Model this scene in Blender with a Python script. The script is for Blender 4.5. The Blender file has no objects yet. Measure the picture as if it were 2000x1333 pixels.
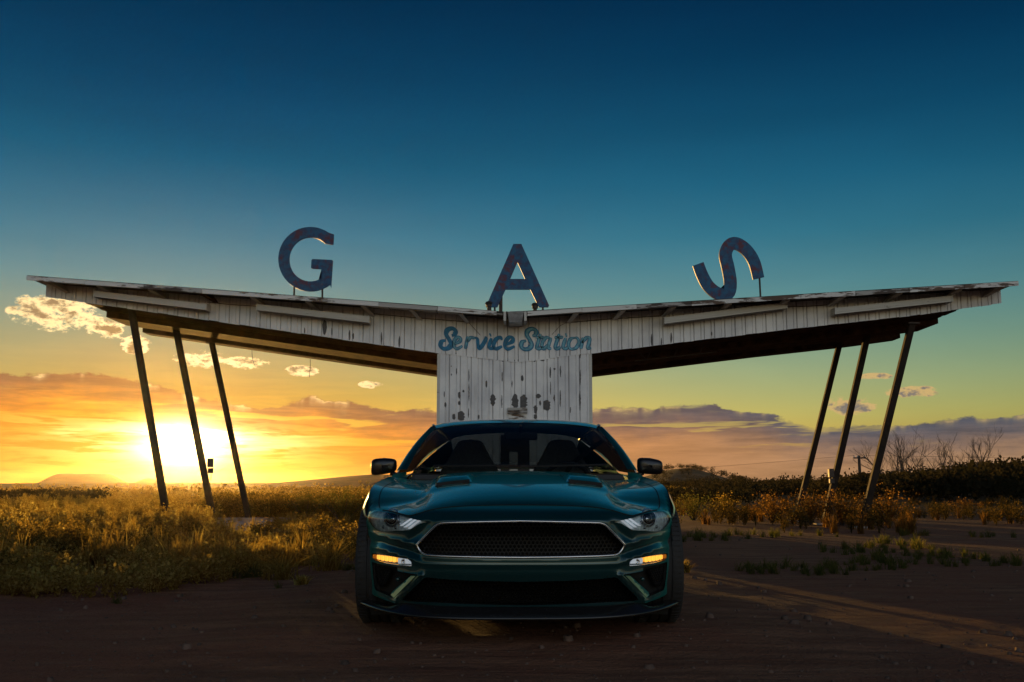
import bpy, bmesh, math, random
import numpy as np
from mathutils import Vector, Matrix, noise as mnoise
from mathutils.geometry import delaunay_2d_cdt
random.seed(7); np.random.seed(7)
R = math.radians
SC = bpy.context.scene
COL = SC.collection

# ------------------------------------------------------------------ camera
FPX = 1944.0                      # focal length in pixels of the 2000 px wide photograph
PITCH = math.atan(284.0 / FPX)
CAMZ = 0.835
cam_d = bpy.data.cameras.new('camera'); cam = bpy.data.objects.new('camera', cam_d); COL.objects.link(cam)
cam_d.sensor_width = 36.0; cam_d.lens = 36.0 * FPX / 2000.0
cam_d.clip_start = 0.05; cam_d.clip_end = 9000
cam.location = (0, 0, CAMZ); cam.rotation_euler = (math.pi / 2 + PITCH, 0, 0)
SC.camera = cam

def at(px, py, Y):
    """world point at depth Y measured from the photograph (2000 x 1333)"""
    u, v = px - 1000.0, py - 666.5
    yc = FPX * math.cos(PITCH) + v * math.sin(PITCH)
    zc = FPX * math.sin(PITCH) - v * math.cos(PITCH)
    return Vector((u / yc * Y, Y, CAMZ + zc / yc * Y))

# ------------------------------------------------------------------ light and exposure
SUN_AZ, SUN_EL = R(-18.2), R(1.8)
sun_dir = Vector((math.sin(SUN_AZ) * math.cos(SUN_EL), math.cos(SUN_AZ) * math.cos(SUN_EL), math.sin(SUN_EL)))
sun_d = bpy.data.lights.new('sun', 'SUN'); sun = bpy.data.objects.new('sun', sun_d); COL.objects.link(sun)
sun_d.energy = 5.0; sun_d.angle = R(0.6); sun_d.color = (1.0, 0.53, 0.13)
sun.rotation_euler = sun_dir.to_track_quat('Z', 'Y').to_euler()
sun.location = sun_dir * 300

SC.render.engine = 'CYCLES'
SC.view_settings.view_transform = 'Standard'; SC.view_settings.look = 'None'
SC.view_settings.exposure = 0.0; SC.view_settings.gamma = 1.0; SC.view_settings.use_curve_mapping = False
SC.cycles.use_denoising = True
SC.cycles.max_bounces = 8; SC.cycles.transparent_max_bounces = 24; SC.cycles.volume_bounces = 0
SC.cycles.sample_clamp_indirect = 6.0

# ------------------------------------------------------------------ node helper
class S:
    def __init__(s, nt, sock): s.nt, s.k = nt, sock
    def _m(s, op, *a, clamp=False):
        n = s.nt.nodes.new('ShaderNodeMath'); n.operation = op; n.use_clamp = clamp
        for i, q in enumerate((s,) + a):
            if isinstance(q, S): s.nt.links.new(q.k, n.inputs[i])
            else: n.inputs[i].default_value = q
        return S(s.nt, n.outputs[0])
    def __add__(s, o): return s._m('ADD', o)
    __radd__ = __add__
    def __mul__(s, o): return s._m('MULTIPLY', o)
    __rmul__ = __mul__
    def __sub__(s, o): return s._m('SUBTRACT', o)
    def __rsub__(s, o): return (s * -1.0) + o
    def __truediv__(s, o): return s._m('DIVIDE', o)
    def abs(s): return s._m('ABSOLUTE')
    def exp(s): return s._m('EXPONENT')
    def sqrt(s): return s._m('SQRT')
    def clamp(s): return s._m('ADD', 0.0, clamp=True)
    def max(s, o): return s._m('MAXIMUM', o)
    def min(s, o): return s._m('MINIMUM', o)
    def sstep(s, a, b):
        n = s.nt.nodes.new('ShaderNodeMapRange'); n.interpolation_type = 'SMOOTHSTEP'
        s.nt.links.new(s.k, n.inputs[0]); n.inputs[1].default_value = a; n.inputs[2].default_value = b
        return S(s.nt, n.outputs[0])
    def ramp(s, stops, interp='LINEAR'):
        n = s.nt.nodes.new('ShaderNodeValToRGB'); cr = n.color_ramp; cr.interpolation = interp
        while len(cr.elements) < len(stops): cr.elements.new(0.5)
        for e, (p, c) in zip(cr.elements, stops):
            e.position = p
        for e, (p, c) in zip(cr.elements, stops):
            e.color = (c, c, c, 1) if isinstance(c, (int, float)) else (*c, 1)
        s.nt.links.new(s.k, n.inputs[0])
        return C(s.nt, n.outputs[0])
class C:
    def __init__(s, nt, sock): s.nt, s.k = nt, sock
    def _mix(s, o, fac, mode):
        n = s.nt.nodes.new('ShaderNodeMix'); n.data_type = 'RGBA'; n.blend_type = mode; n.clamp_result = False
        for q, i in ((fac, 0), (s, 6), (o, 7)):
            if isinstance(q, (S, C)): s.nt.links.new(q.k, n.inputs[i])
            elif isinstance(q, (tuple, list)): n.inputs[i].default_value = (*q, 1)
            else: n.inputs[i].default_value = q
        return C(s.nt, n.outputs[2])
    def mix(s, o, fac): return s._mix(o, fac, 'MIX')
    def mul(s, o, fac=1.0): return s._mix(o, fac, 'MULTIPLY')
    def add(s, o, fac=1.0): return s._mix(o, fac, 'ADD')
    def scale(s, f):
        n = s.nt.nodes.new('ShaderNodeVectorMath'); n.operation = 'SCALE'
        s.nt.links.new(s.k, n.inputs[0])
        if isinstance(f, S): s.nt.links.new(f.k, n.inputs[3])
        else: n.inputs[3].default_value = f
        return C(s.nt, n.outputs[0])
    def val(s): return S(s.nt, s.k)
def combine(nt, x, y, z):
    n = nt.nodes.new('ShaderNodeCombineXYZ')
    for i, q in enumerate((x, y, z)):
        if isinstance(q, S): nt.links.new(q.k, n.inputs[i])
        else: n.inputs[i].default_value = q
    return n.outputs[0]
def noise_tex(nt, vec, scale, detail=5, rough=0.55, dist=0.0, out=0):
    n = nt.nodes.new('ShaderNodeTexNoise'); n.inputs['Scale'].default_value = scale
    n.inputs['Detail'].default_value = detail; n.inputs['Roughness'].default_value = rough; n.inputs['Distortion'].default_value = dist
    if vec is not None: nt.links.new(vec, n.inputs['Vector'])
    return S(nt, n.outputs[out])
def const(nt, rgb):
    n = nt.nodes.new('ShaderNodeRGB'); n.outputs[0].default_value = (*rgb, 1)
    return C(nt, n.outputs[0])

# ------------------------------------------------------------------ world: hazy sunset sky with a low cloud bank
world = bpy.data.worlds.new('World'); SC.world = world; world.use_nodes = True
def build_world():
    nt = world.node_tree; bg = nt.nodes['Background']
    STR = 0.1; bg.inputs[1].default_value = STR
    tc = nt.nodes.new('ShaderNodeTexCoord')
    sp = nt.nodes.new('ShaderNodeSeparateXYZ'); nt.links.new(tc.outputs['Generated'], sp.inputs[0])
    X, Y, Z = (S(nt, sp.outputs[i]) for i in range(3))
    deg = 180 / math.pi
    e = Z._m('ARCSINE') * deg
    a = X._m('ARCTAN2', Y) * deg
    ep = e.max(0.0)
    cosg = X * sun_dir.x + Y * sun_dir.y + Z * sun_dir.z
    da = a - math.degrees(SUN_AZ); de = e - 2.25
    dn = (e * 0 + da).abs()
    front = cosg.sstep(0.2, 0.7)
    sky = nt.nodes.new('ShaderNodeTexSky'); sky.sky_type = 'NISHITA'; sky.sun_disc = False
    sky.sun_elevation = SUN_EL; sky.sun_rotation = SUN_AZ
    base = C(nt, sky.outputs[0])
    # grade of the clear air by elevation (deep teal dome, pale yellow-green foot)
    def st(lst): return [(d / 90.0, tuple(v * 0.4 for v in c)) for d, c in lst]
    tint = (ep / 90.0).ramp(st([(0, (1.35, 1.3, 1.9)), (4, (1.35, 1.75, 1.55)), (8, (.78, 1.4, 1.62)), (11, (.46, 1.22, 1.75)), (14, (.19, .97, 1.62)),
                                (17, (.085, .75, 1.4)), (20, (.04, .53, 1.1)), (24, (.014, .33, .80)), (28, (.008, .20, .56)), (45, (.012, .16, .42)), (90, (.02, .16, .40))]))
    tnear = (ep / 90.0).ramp(st([(0, (.12, .11, .10)), (5, (.22, .28, .36)), (7, (.28, .44, .74)), (8.5, (.26, .50, .98)), (11.5, (.16, .54, 1.38)), (14, (.10, .50, 1.36)),
                                 (18, (.018, .37, 1.08)), (22, (.006, .265, .80)), (28, (.002, .165, .50)), (45, (.006, .12, .40)), (90, (.02, .16, .40))]))
    near = (da * da * (-1.0 / (22.0 ** 2))).exp() * front
    tint = tint.mix(tnear, near).scale(2.5)
    anti = (cosg * -1.0).sstep(0.0, 0.95)
    tint = tint.mix(const(nt, (6.6, 6.1, 7.0)), anti)
    cirrus = noise_tex(nt, combine(nt, a * 0.045, e * 0.22, 7.7), 1.0, 4, 0.6, 0.8)
    col = base.mul(tint).scale(1.0 + (cirrus - 0.5) * 0.22)
    K = 1.0 / STR
    # ---------------- angular distance to the sun, flattened
    g2 = (da * da * 0.42 + de * de * 1.5)
    g = g2.sqrt()
    prox = (g * (-1 / 9.0)).exp() * front          # broad warm proximity
    proxa = (da * da * (-1 / (15.0 ** 2))).exp() * front
    # ---------------- cloud bank near the horizon
    an = (a + 180.0) / 360.0
    def ar(d): return (d + 180.0) / 360.0
    etop = an.ramp([(0, .38), (ar(-60), .42), (ar(-29), .56), (ar(-24), .60), (ar(-20), .565), (ar(-17), .47), (ar(-13.5), .44), (ar(-11.5), .51), (ar(-8), .445), (ar(-4.5), .445),
                    (ar(3), .445), (ar(7), .44), (ar(11), .46), (ar(14.5), .405), (ar(16), .325), (ar(20), .325), (ar(27), .37), (ar(60), .42), (1, .38)]).val() * 10.0
    v1 = combine(nt, a * 0.55, e * 1.0, 3.3)
    lump = noise_tex(nt, v1, 1.0, 5, 0.62)
    v2 = combine(nt, a * 0.16, e * 1.5, 9.1)
    streak = noise_tex(nt, v2, 1.0, 3, 0.55, 0.4)
    v3 = combine(nt, a * 0.28, e * 2.6, 1.7)
    streak2 = noise_tex(nt, v3, 1.0, 4, 0.6, 0.3)
    edge = etop + (lump - 0.5) * 1.35 - e
    bank = edge.sstep(-0.05, 0.12)
    # lit streaks and holes inside the bank
    band = e.sstep(1.4, 2.6) * (1.0 - e.sstep(4.3, 5.3))
    sn = (streak - 0.5) * 1.0 + (streak2 - 0.5) * 0.8
    def gap(e0, slope, th, lo, hi):
        d = (e - (a * slope + e0) + (streak - 0.5) * 1.2) / th
        return (d * d * -1.0).exp() * a.sstep(lo - 3.0, lo + 2.0) * (1.0 - a.sstep(hi - 3.0, hi + 3.0))
    gaps = gap(2.25, -0.045, .26, -45, -16).max(gap(3.1, -0.055, .16, -17, -7.5)).max(gap(2.15, -0.035, .30, -18, -1)).max(gap(3.45, 0.0, .17, 6, 15)).max(gap(3.0, 0.02, .13, 11, 19))
    hole = (sn + gaps * 0.42 + proxa * 0.02).sstep(0.10, 0.30) * band.max(gaps * 0.9)
    bank = bank * (1.0 - hole * (0.55 + proxa * 0.42))
    low = (edge + (streak2 - 0.5) * 0.8).sstep(0.15, 2.4)
    cfar_t = const(nt, (.082, .093, .120)); cfar_b = const(nt, (.35, .205, .115))
    cnear_t = const(nt, (.20, .085, .050)); cnear_b = const(nt, (.92, .27, .003))
    shade = (streak2 - 0.5) * 0.9 + 1.0
    cl = cfar_t.mix(cfar_b, low).mix(cnear_t.mix(cnear_b, low), proxa.sqrt() * 0.92).scale(shade)
    cl = cl.add(const(nt, (.8, .30, .004)), prox * 0.38)
    rim = ((edge - 0.10).abs() * -7.0).exp() * bank
    rimcol = const(nt, (.60, .42, .15)).mix(const(nt, (1.4, .95, .40)), proxa)
    rimn = noise_tex(nt, combine(nt, a * 0.7, 4.4, 2.2), 1.0, 3, 0.5).sstep(0.45, 0.62)
    cl = cl.mix(rimcol, rim * rimn * 0.85)
    col = col.mix(cl.scale(K), bank)
    # ---------------- small cumulus puffs
    def puff(pa, pe, wa, we, thr=0.5):
        qa = (a - pa) / wa; qe = (e - pe) / we
        return (1.0 - (qa * qa + qe * qe)).max(0.0)
    pn = noise_tex(nt, combine(nt, a * 0.95, e * 1.7, 5.5), 1.0, 6, 0.66)
    spec = [(-24.9, 9.05, 2.6, 1.15), (-22.3, 8.5, 1.6, 0.8), (-20.9, 7.6, 0.9, .6), (-17.5, 6.95, 1.6, .6), (-15.2, 6.8, 1.6, .4), (-12.0, 6.45, 1.1, .36), (-8.1, 5.75, .8, .25),
            (18.5, 4.35, 1.9, .6), (22.0, 5.0, 1.6, .35), (20.2, 5.9, 1.1, .22), (-36, 8.2, 3, 1.1), (38, 7.5, 3, .9), (70, 8, 4, 1.2), (-110, 8, 4, 1.2)]
    dens = None
    for s_ in spec:
        p = puff(*s_); dens = p if dens is None else dens.max(p)
    dd = dens * 0.62 + (pn - 0.5) * 2.9 * dens.sstep(0.0, 0.25)
    pm = dd.sstep(0.12, 0.46)
    pn2 = noise_tex(nt, combine(nt, a * 1.1, e * 2.0, 8.8), 1.0, 4, 0.6)
    core = (dd * 0.7 + (pn2 - 0.46) * 2.4).sstep(0.35, 0.85)
    pbright = const(nt, (.62, .42, .17)).mix(const(nt, (1.45, 1.08, .52)), proxa)
    pdark = const(nt, (.20, .17, .16)).mix(const(nt, (.45, .26, .10)), proxa)
    col = col.mix(pbright.mix(pdark, core).scale(K), pm * 0.94)
    # ---------------- sun glare through the bank
    gl1 = (g2 * (-1 / (1.28 ** 2))).exp() * 4.0 + ((da * da * 0.10 + de * de * 2.4) * (-1 / (1.5 ** 2))).exp() * (streak2.sstep(0.40, 0.56) * 0.8 + hole * 1.4)
    gl2 = ((da * da * 0.20 + de * de * 1.9).sqrt() * (-1 / 2.2)).exp() * 0.72
    gl3 = (g * (-1 / 6.0)).exp() * 0.05
    brk = 0.10 + hole * 1.2 + streak2.sstep(0.40, 0.60) * 0.65
    col = col.add(const(nt, (1.0, .88, .55)).scale(gl1 * front * K))
    col = col.add(const(nt, (1.0, .49, .02)).scale(gl2 * brk * front * K))
    col = col.add(const(nt, (1.0, .50, .06)).scale(gl3 * front * K))
    # below the horizon: dim earth
    col = col.mix(const(nt, (.35, .2, .12)), (e * -1.0).sstep(0.0, 1.5))
    nt.links.new(col.k, bg.inputs[0])
build_world()
world.cycles.sampling_method = 'MANUAL'; world.cycles.sample_map_resolution = 512

# ------------------------------------------------------------------ mesh helpers
class MB:
    """collects geometry for one mesh object"""
    def __init__(s): s.v, s.f, s.m = [], [], []
    def add(s, verts, faces, mi=0):
        o = len(s.v); s.v += [tuple(p) for p in verts]
        s.f += [tuple(i + o for i in f) for f in faces]; s.m += [mi] * len(faces)
        return s
    def hexa(s, p, mi=0):
        """8 corners: 0-3 bottom loop, 4-7 top loop"""
        return s.add(p, [(3, 2, 1, 0), (4, 5, 6, 7), (0, 1, 5, 4), (1, 2, 6, 5), (2, 3, 7, 6), (3, 0, 4, 7)], mi)
    def box(s, a, b, mi=0):
        x0, y0, z0 = a; x1, y1, z1 = b
        return s.hexa([(x0, y0, z0), (x1, y0, z0), (x1, y1, z0), (x0, y1, z0), (x0, y0, z1), (x1, y0, z1), (x1, y1, z1), (x0, y1, z1)], mi)
    def tube(s, pts, rad, n=8, mi=0, cap=True, squash=1.0):
        pts = [Vector(p) for p in pts]
        rads = rad if isinstance(rad, (list, tuple)) else [rad] * len(pts)
        rings = []; ref = None
        for i, p in enumerate(pts):
            t = (pts[min(i + 1, len(pts) - 1)] - pts[max(i - 1, 0)]).normalized()
            if ref is None: ref = Vector((0, 0, 1)) if abs(t.z) < 0.9 else Vector((1, 0, 0))
            u = (ref - t * ref.dot(t)).normalized(); w = t.cross(u); ref = u
            rings.append([p + (u * math.cos(2 * math.pi * k / n) + w * math.sin(2 * math.pi * k / n) * squash) * rads[i] for k in range(n)])
        vv = [q for r in rings for q in r]; ff = []
        for i in range(len(pts) - 1):
            for k in range(n):
                ff.append((i * n + k, i * n + (k + 1) % n, (i + 1) * n + (k + 1) % n, (i + 1) * n + k))
        if cap:
            ff.append(tuple(range(n))[::-1]); ff.append(tuple((len(pts) - 1) * n + k for k in range(n)))
        return s.add(vv, ff, mi)
    def lathe(s, prof, axis='Z', n=24, origin=(0, 0, 0), mi=0, closed=False):
        """prof: (radius, height) list"""
        vv, ff = [], []; m = len(prof); o = Vector(origin)
        for k in range(n):
            c, q = math.cos(2 * math.pi * k / n), math.sin(2 * math.pi * k / n)
            for r, h in prof:
                p = {'Z': (r * c, r * q, h), 'X': (h, r * c, r * q), 'Y': (r * c, h, r * q)}[axis]
                vv.append(o + Vector(p))
        for k in range(n):
            k2 = (k + 1) % n
            for i in range(m - 1 + (1 if closed else 0)):
                j = (i + 1) % m
                ff.append((k * m + i, k2 * m + i, k2 * m + j, k * m + j))
        return s.add(vv, ff, mi)
    def prism(s, poly, fn0, fn1, mi=0):
        """2D polygon list; fn0/fn1 map 2D points to front and back 3D points"""
        n = len(poly)
        vv = [fn0(*p) for p in poly] + [fn1(*p) for p in poly]
        r = delaunay_2d_cdt([Vector(p) for p in poly], [], [list(range(n))], 1, 1e-7)
        ff = []
        if len(r[0]) == n:
            remap = [src[0] for src in r[3]]
            for t in r[2]:
                t = [remap[i] for i in t]; ff.append(tuple(t)); ff.append(tuple(i + n for i in t[::-1]))
        else:
            ff += [tuple(range(n)), tuple(range(2 * n - 1, n - 1, -1))]
        for i in range(n): ff.append((i, (i + 1) % n, n + (i + 1) % n, n + i))
        return s.add(vv, ff, mi)
    def build(s, name, mats, parent=None, base=None, smooth=False, bevel=0, sub=0, fix=True, angle=None):
        if base is None: base = Vector((0, 0, 0))
        me = bpy.data.meshes.new(name)
        me.from_pydata([tuple(Vector(p) - Vector(base)) for p in s.v], [], s.f)
        mats = mats if isinstance(mats, (list, tuple)) else [mats]
        for m in mats: me.materials.append(m)
        me.polygons.foreach_set('material_index', s.m)
        if smooth: me.polygons.foreach_set('use_smooth', [True] * len(me.polygons))
        if fix:
            bm = bmesh.new(); bm.from_mesh(me); bmesh.ops.recalc_face_normals(bm, faces=bm.faces); bm.to_mesh(me); bm.free()
        if angle is not None: me.set_sharp_from_angle(angle=R(angle))
        me.update()
        o = bpy.data.objects.new(name, me); COL.objects.link(o)
        if parent is not None: o.parent = parent
        if bevel:
            b = o.modifiers.new('bevel', 'BEVEL'); b.width = bevel; b.segments = 2; b.limit_method = 'ANGLE'; b.angle_limit = R(35)
        if sub:
            q = o.modifiers.new('sub', 'SUBSURF'); q.levels = sub; q.render_levels = sub
        return o

def empty(name, loc, label, cat, group=None, rz=0):
    o = bpy.data.objects.new(name, None); COL.objects.link(o); o.location = loc; o.rotation_euler = (0, 0, rz)
    o.empty_display_size = 0.2
    return tag(o, label, cat, group)
def tag(o, label=None, cat=None, group=None, kind=None):
    if label: o['label'] = label
    if cat: o['category'] = cat
    if group: o['group'] = group
    if kind: o['kind'] = kind
    return o
def interp(pts, x):
    if x <= pts[0][0]: return pts[0][1]
    for (a, b), (c, d) in zip(pts, pts[1:]):
        if x <= c: return b + (d - b) * (x - a) / (c - a)
    return pts[-1][1]
def spline(pts, n=8, closed=False):
    """Catmull-Rom through 2D/3D points"""
    P = [Vector(p) for p in pts]; out = []; L = len(P)
    seg = L if closed else L - 1
    for i in range(seg):
        if closed: p0, p1, p2, p3 = P[(i - 1) % L], P[i], P[(i + 1) % L], P[(i + 2) % L]
        else: p0, p1, p2, p3 = P[max(i - 1, 0)], P[i], P[i + 1], P[min(i + 2, L - 1)]
        for k in range(n):
            t = k / n
            out.append(0.5 * ((2 * p1) + (p2 - p0) * t + (2 * p0 - 5 * p1 + 4 * p2 - p3) * t * t + (3 * p1 - p0 - 3 * p2 + p3) * t ** 3))
    if not closed: out.append(P[-1])
    return out

# ------------------------------------------------------------------ materials
def new_mat(name):
    m = bpy.data.materials.new(name); m.use_nodes = True
    nt = m.node_tree; return m, nt, nt.nodes['Principled BSDF']
def simple(name, col, rough=0.6, metal=0.0, var=0.25, scale=6.0, bump=0.0, bscale=40.0, coat=0.0, spec=0.5):
    m, nt, p = new_mat(name)
    geo = nt.nodes.new('ShaderNodeNewGeometry')
    n = noise_tex(nt, geo.outputs['Position'], scale, 6, 0.6)
    c = const(nt, tuple(v * (1 - var) for v in col)).mix(const(nt, tuple(min(1, v * (1 + var)) for v in col)), n.sstep(0.3, 0.7))
    nt.links.new(c.k, p.inputs['Base Color'])
    nt.links.new(((n - 0.5) * 0.3 + rough).clamp().k, p.inputs['Roughness'])
    p.inputs['Metallic'].default_value = metal; p.inputs['Coat Weight'].default_value = coat
    p.inputs['Specular IOR Level'].default_value = spec
    if bump:
        b = nt.nodes.new('ShaderNodeBump'); b.inputs['Strength'].default_value = bump; b.inputs['Distance'].default_value = 0.01
        nn = noise_tex(nt, geo.outputs['Position'], bscale, 5, 0.65)
        nt.links.new(nn.k, b.inputs['Height']); nt.links.new(b.outputs[0], p.inputs['Normal'])
    return m
def emissive(name, col, strength):
    m, nt, p = new_mat(name)
    p.inputs['Base Color'].default_value = (*[min(1, c * .6) for c in col], 1)
    p.inputs['Emission Color'].default_value = (*col, 1); p.inputs['Emission Strength'].default_value = strength
    p.inputs['Roughness'].default_value = 0.2
    return m

def siding_paint(name, peel):
    """old white paint on steel siding: grime streaks running down, flaked spots showing dark steel"""
    m, nt, p = new_mat(name)
    geo = nt.nodes.new('ShaderNodeNewGeometry'); pos = geo.outputs['Position']
    sp = nt.nodes.new('ShaderNodeSeparateXYZ'); nt.links.new(pos, sp.inputs[0])
    x, y, z = (S(nt, sp.outputs[i]) for i in range(3))
    broad = noise_tex(nt, pos, 1.3, 5, 0.6)
    streak = noise_tex(nt, combine(nt, x * 9.0, y * 9.0, z * 0.7), 1.0, 5, 0.6)
    c = const(nt, (.60, .60, .62)).mix(const(nt, (.84, .83, .82)), broad.sstep(.3, .66))
    c = c.mix(const(nt, (.36, .33, .28)), (streak.sstep(.54, .78)) * 0.55)
    fl = noise_tex(nt, combine(nt, x * 14.0, y * 14.0, z * 3.0), 1.0, 5, 0.7)
    big = noise_tex(nt, pos, 0.8, 3, 0.5)
    mask = (fl + (big - 0.5) * 0.5).sstep(peel, peel + 0.02)
    c = c.mix(const(nt, (.075, .07, .07)), mask)
    nt.links.new(c.k, p.inputs['Base Color'])
    p.inputs['Roughness'].default_value = 0.55
    b = nt.nodes.new('ShaderNodeBump'); b.inputs['Strength'].default_value = 0.25; b.inputs['Distance'].default_value = 0.004
    nt.links.new((broad + mask * -1.0).k, b.inputs['Height']); nt.links.new(b.outputs[0], p.inputs['Normal'])
    return m
def peeling_wood(name, light, dark, thr):
    m, nt, p = new_mat(name)
    geo = nt.nodes.new('ShaderNodeNewGeometry'); pos = geo.outputs['Position']
    sp = nt.nodes.new('ShaderNodeSeparateXYZ'); nt.links.new(pos, sp.inputs[0])
    x, y, z = (S(nt, sp.outputs[i]) for i in range(3))
    n = noise_tex(nt, combine(nt, x * 2.2, y * 9.0, z * 14.0), 1.0, 7, 0.68)
    n2 = noise_tex(nt, pos, 0.55, 3, 0.5)
    mask = (n + (n2 - 0.5) * 0.7).sstep(thr, thr + 0.06)
    grain = noise_tex(nt, combine(nt, x * 3.0, y * 30.0, z * 40.0), 1.0, 4, 0.6)
    c = const(nt, light).mix(const(nt, tuple(v * .75 for v in light)), grain).mix(const(nt, dark).mix(const(nt, tuple(v * 1.9 for v in dark)), grain), mask)
    nt.links.new(c.k, p.inputs['Base Color']); p.inputs['Roughness'].default_value = 0.75
    b = nt.nodes.new('ShaderNodeBump'); b.inputs['Strength'].default_value = 0.4; b.inputs['Distance'].default_value = 0.006
    nt.links.new((grain - mask).k, b.inputs['Height']); nt.links.new(b.outputs[0], p.inputs['Normal'])
    return m
def rusty_blue(name):
    m, nt, p = new_mat(name)
    geo = nt.nodes.new('ShaderNodeNewGeometry'); pos = geo.outputs['Position']
    n = noise_tex(nt, pos, 3.2, 7, 0.68); n2 = noise_tex(nt, pos, 9.0, 5, 0.6)
    c = const(nt, (.010, .105, .22)).mix(const(nt, (.024, .050, .125)), n2.sstep(.35, .65)).mix(const(nt, (.105, .030, .050)), (n + (n2 - .5) * .3).sstep(.52, .66))
    nt.links.new(c.k, p.inputs['Base Color']); p.inputs['Roughness'].default_value = 0.6; p.inputs['Metallic'].default_value = 0.15
    return m
M_SIDE = siding_paint('old_white_siding', .715)
M_SIDE2 = siding_paint('old_white_siding_pillar', .74)
M_BACK = simple('siding_backing', (.05, .045, .04), .8)
M_SOFF = peeling_wood('peeling_eave_boards', (.78, .76, .72), (.075, .048, .033), .53)
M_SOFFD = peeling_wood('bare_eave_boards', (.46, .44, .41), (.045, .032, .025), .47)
M_TRIM = peeling_wood('white_trim', (.64, .62, .57), (.10, .07, .05), .70)
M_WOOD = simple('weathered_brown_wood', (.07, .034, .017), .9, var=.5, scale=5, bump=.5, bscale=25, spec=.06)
M_ROOF = simple('old_roofing', (.045, .04, .037), .9, var=.4)
M_DARK = simple('dark_rusty_steel', (.055, .036, .028), .6, metal=.3, var=.45, scale=9)
M_COLUMN = simple('painted_steel_column', (.022, .014, .010), .75, metal=.0, var=.4, scale=7, bump=.3, spec=.15)
M_LET = rusty_blue('faded_blue_red_letter')
M_CONC = simple('concrete', (.30, .27, .24), .85, var=.3, scale=3, bump=.6, bscale=30)
M_TIN = simple('galvanised_tin', (.36, .37, .39), .45, metal=.5, var=.3, scale=8)
M_BARE = simple('bare_steel_patch', (.085, .08, .082), .6, metal=.2, var=.25, scale=12)
M_LBLUE = simple('sign_blue_dark', (.012, .17, .33), .6, var=.3, scale=14)
M_LCYAN = simple('sign_blue_faded', (.14, .36, .46), .65, var=.4, scale=9)
M_BOARD = simple('boarded_door', (.035, .03, .028), .8, var=.5)

# ------------------------------------------------------------------ ground
def sm(a, b, t):
    t = max(0.0, min(1.0, (t - a) / (b - a))); return t * t * (3 - 2 * t)
def terrain(x, y):
    r = math.hypot(x, y); az = math.degrees(math.atan2(x, y))
    z = 0.0
    if r > 6:
        z += 0.10 * mnoise.noise((x * .11, y * .11, 2.0)) * sm(9, 30, r)
    # rise on the right with brush on it
    k = sm(8, 30, az) * (1 - sm(100, 140, az)) * sm(34, 120, r)
    z += k * (1.55 + 0.5 * mnoise.noise((az * .22, r * .01, 5.0)))
    z += 9.6 * math.exp(-((az - 9.6) / 3.0) ** 2) ** 1.0 * sm(350, 520, r) * (1 - .9 * sm(640, 1000, r)) if abs(az - 9.6) < 9 else 0.0
    # low mesa and rises on the left
    if r > 250:
        q = sm(-25.6, -24.2, az) * (1 - sm(-22.0, -20.6, az)); q2 = math.exp(-((az + 19.9) / .7) ** 2)
        z += (10.5 * q + 6 * q2) * sm(700, 1000, r)
        z += (2.2 + 3.4 * sm(-14, -7.5, az)) * sm(280, 420, r) * (1 - sm(-3, 6, az)) * sm(-60, -19, az)
        z += 1.0 * mnoise.noise((az * .35, r * .002, 1.0)) * sm(300, 700, r)
    # dips and furrows on the bare lot
    if -.5 < y - 5 < 7.5 and abs(x) < 2.4:      # slightly higher ground where the car stands
        z += .047 * sm(2.3, 1.15, abs(x)) * sm(4.7, 5.7, y) * sm(12, 10.5, y)
    if r < 26:
        z += 0.012 * mnoise.noise((x * .9, y * 2.3, 0.0)) + 0.006 * mnoise.noise((x * 4.0, y * 8.0, 3.0)) * (1 - sm(10, 16, r))
    return z
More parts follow.
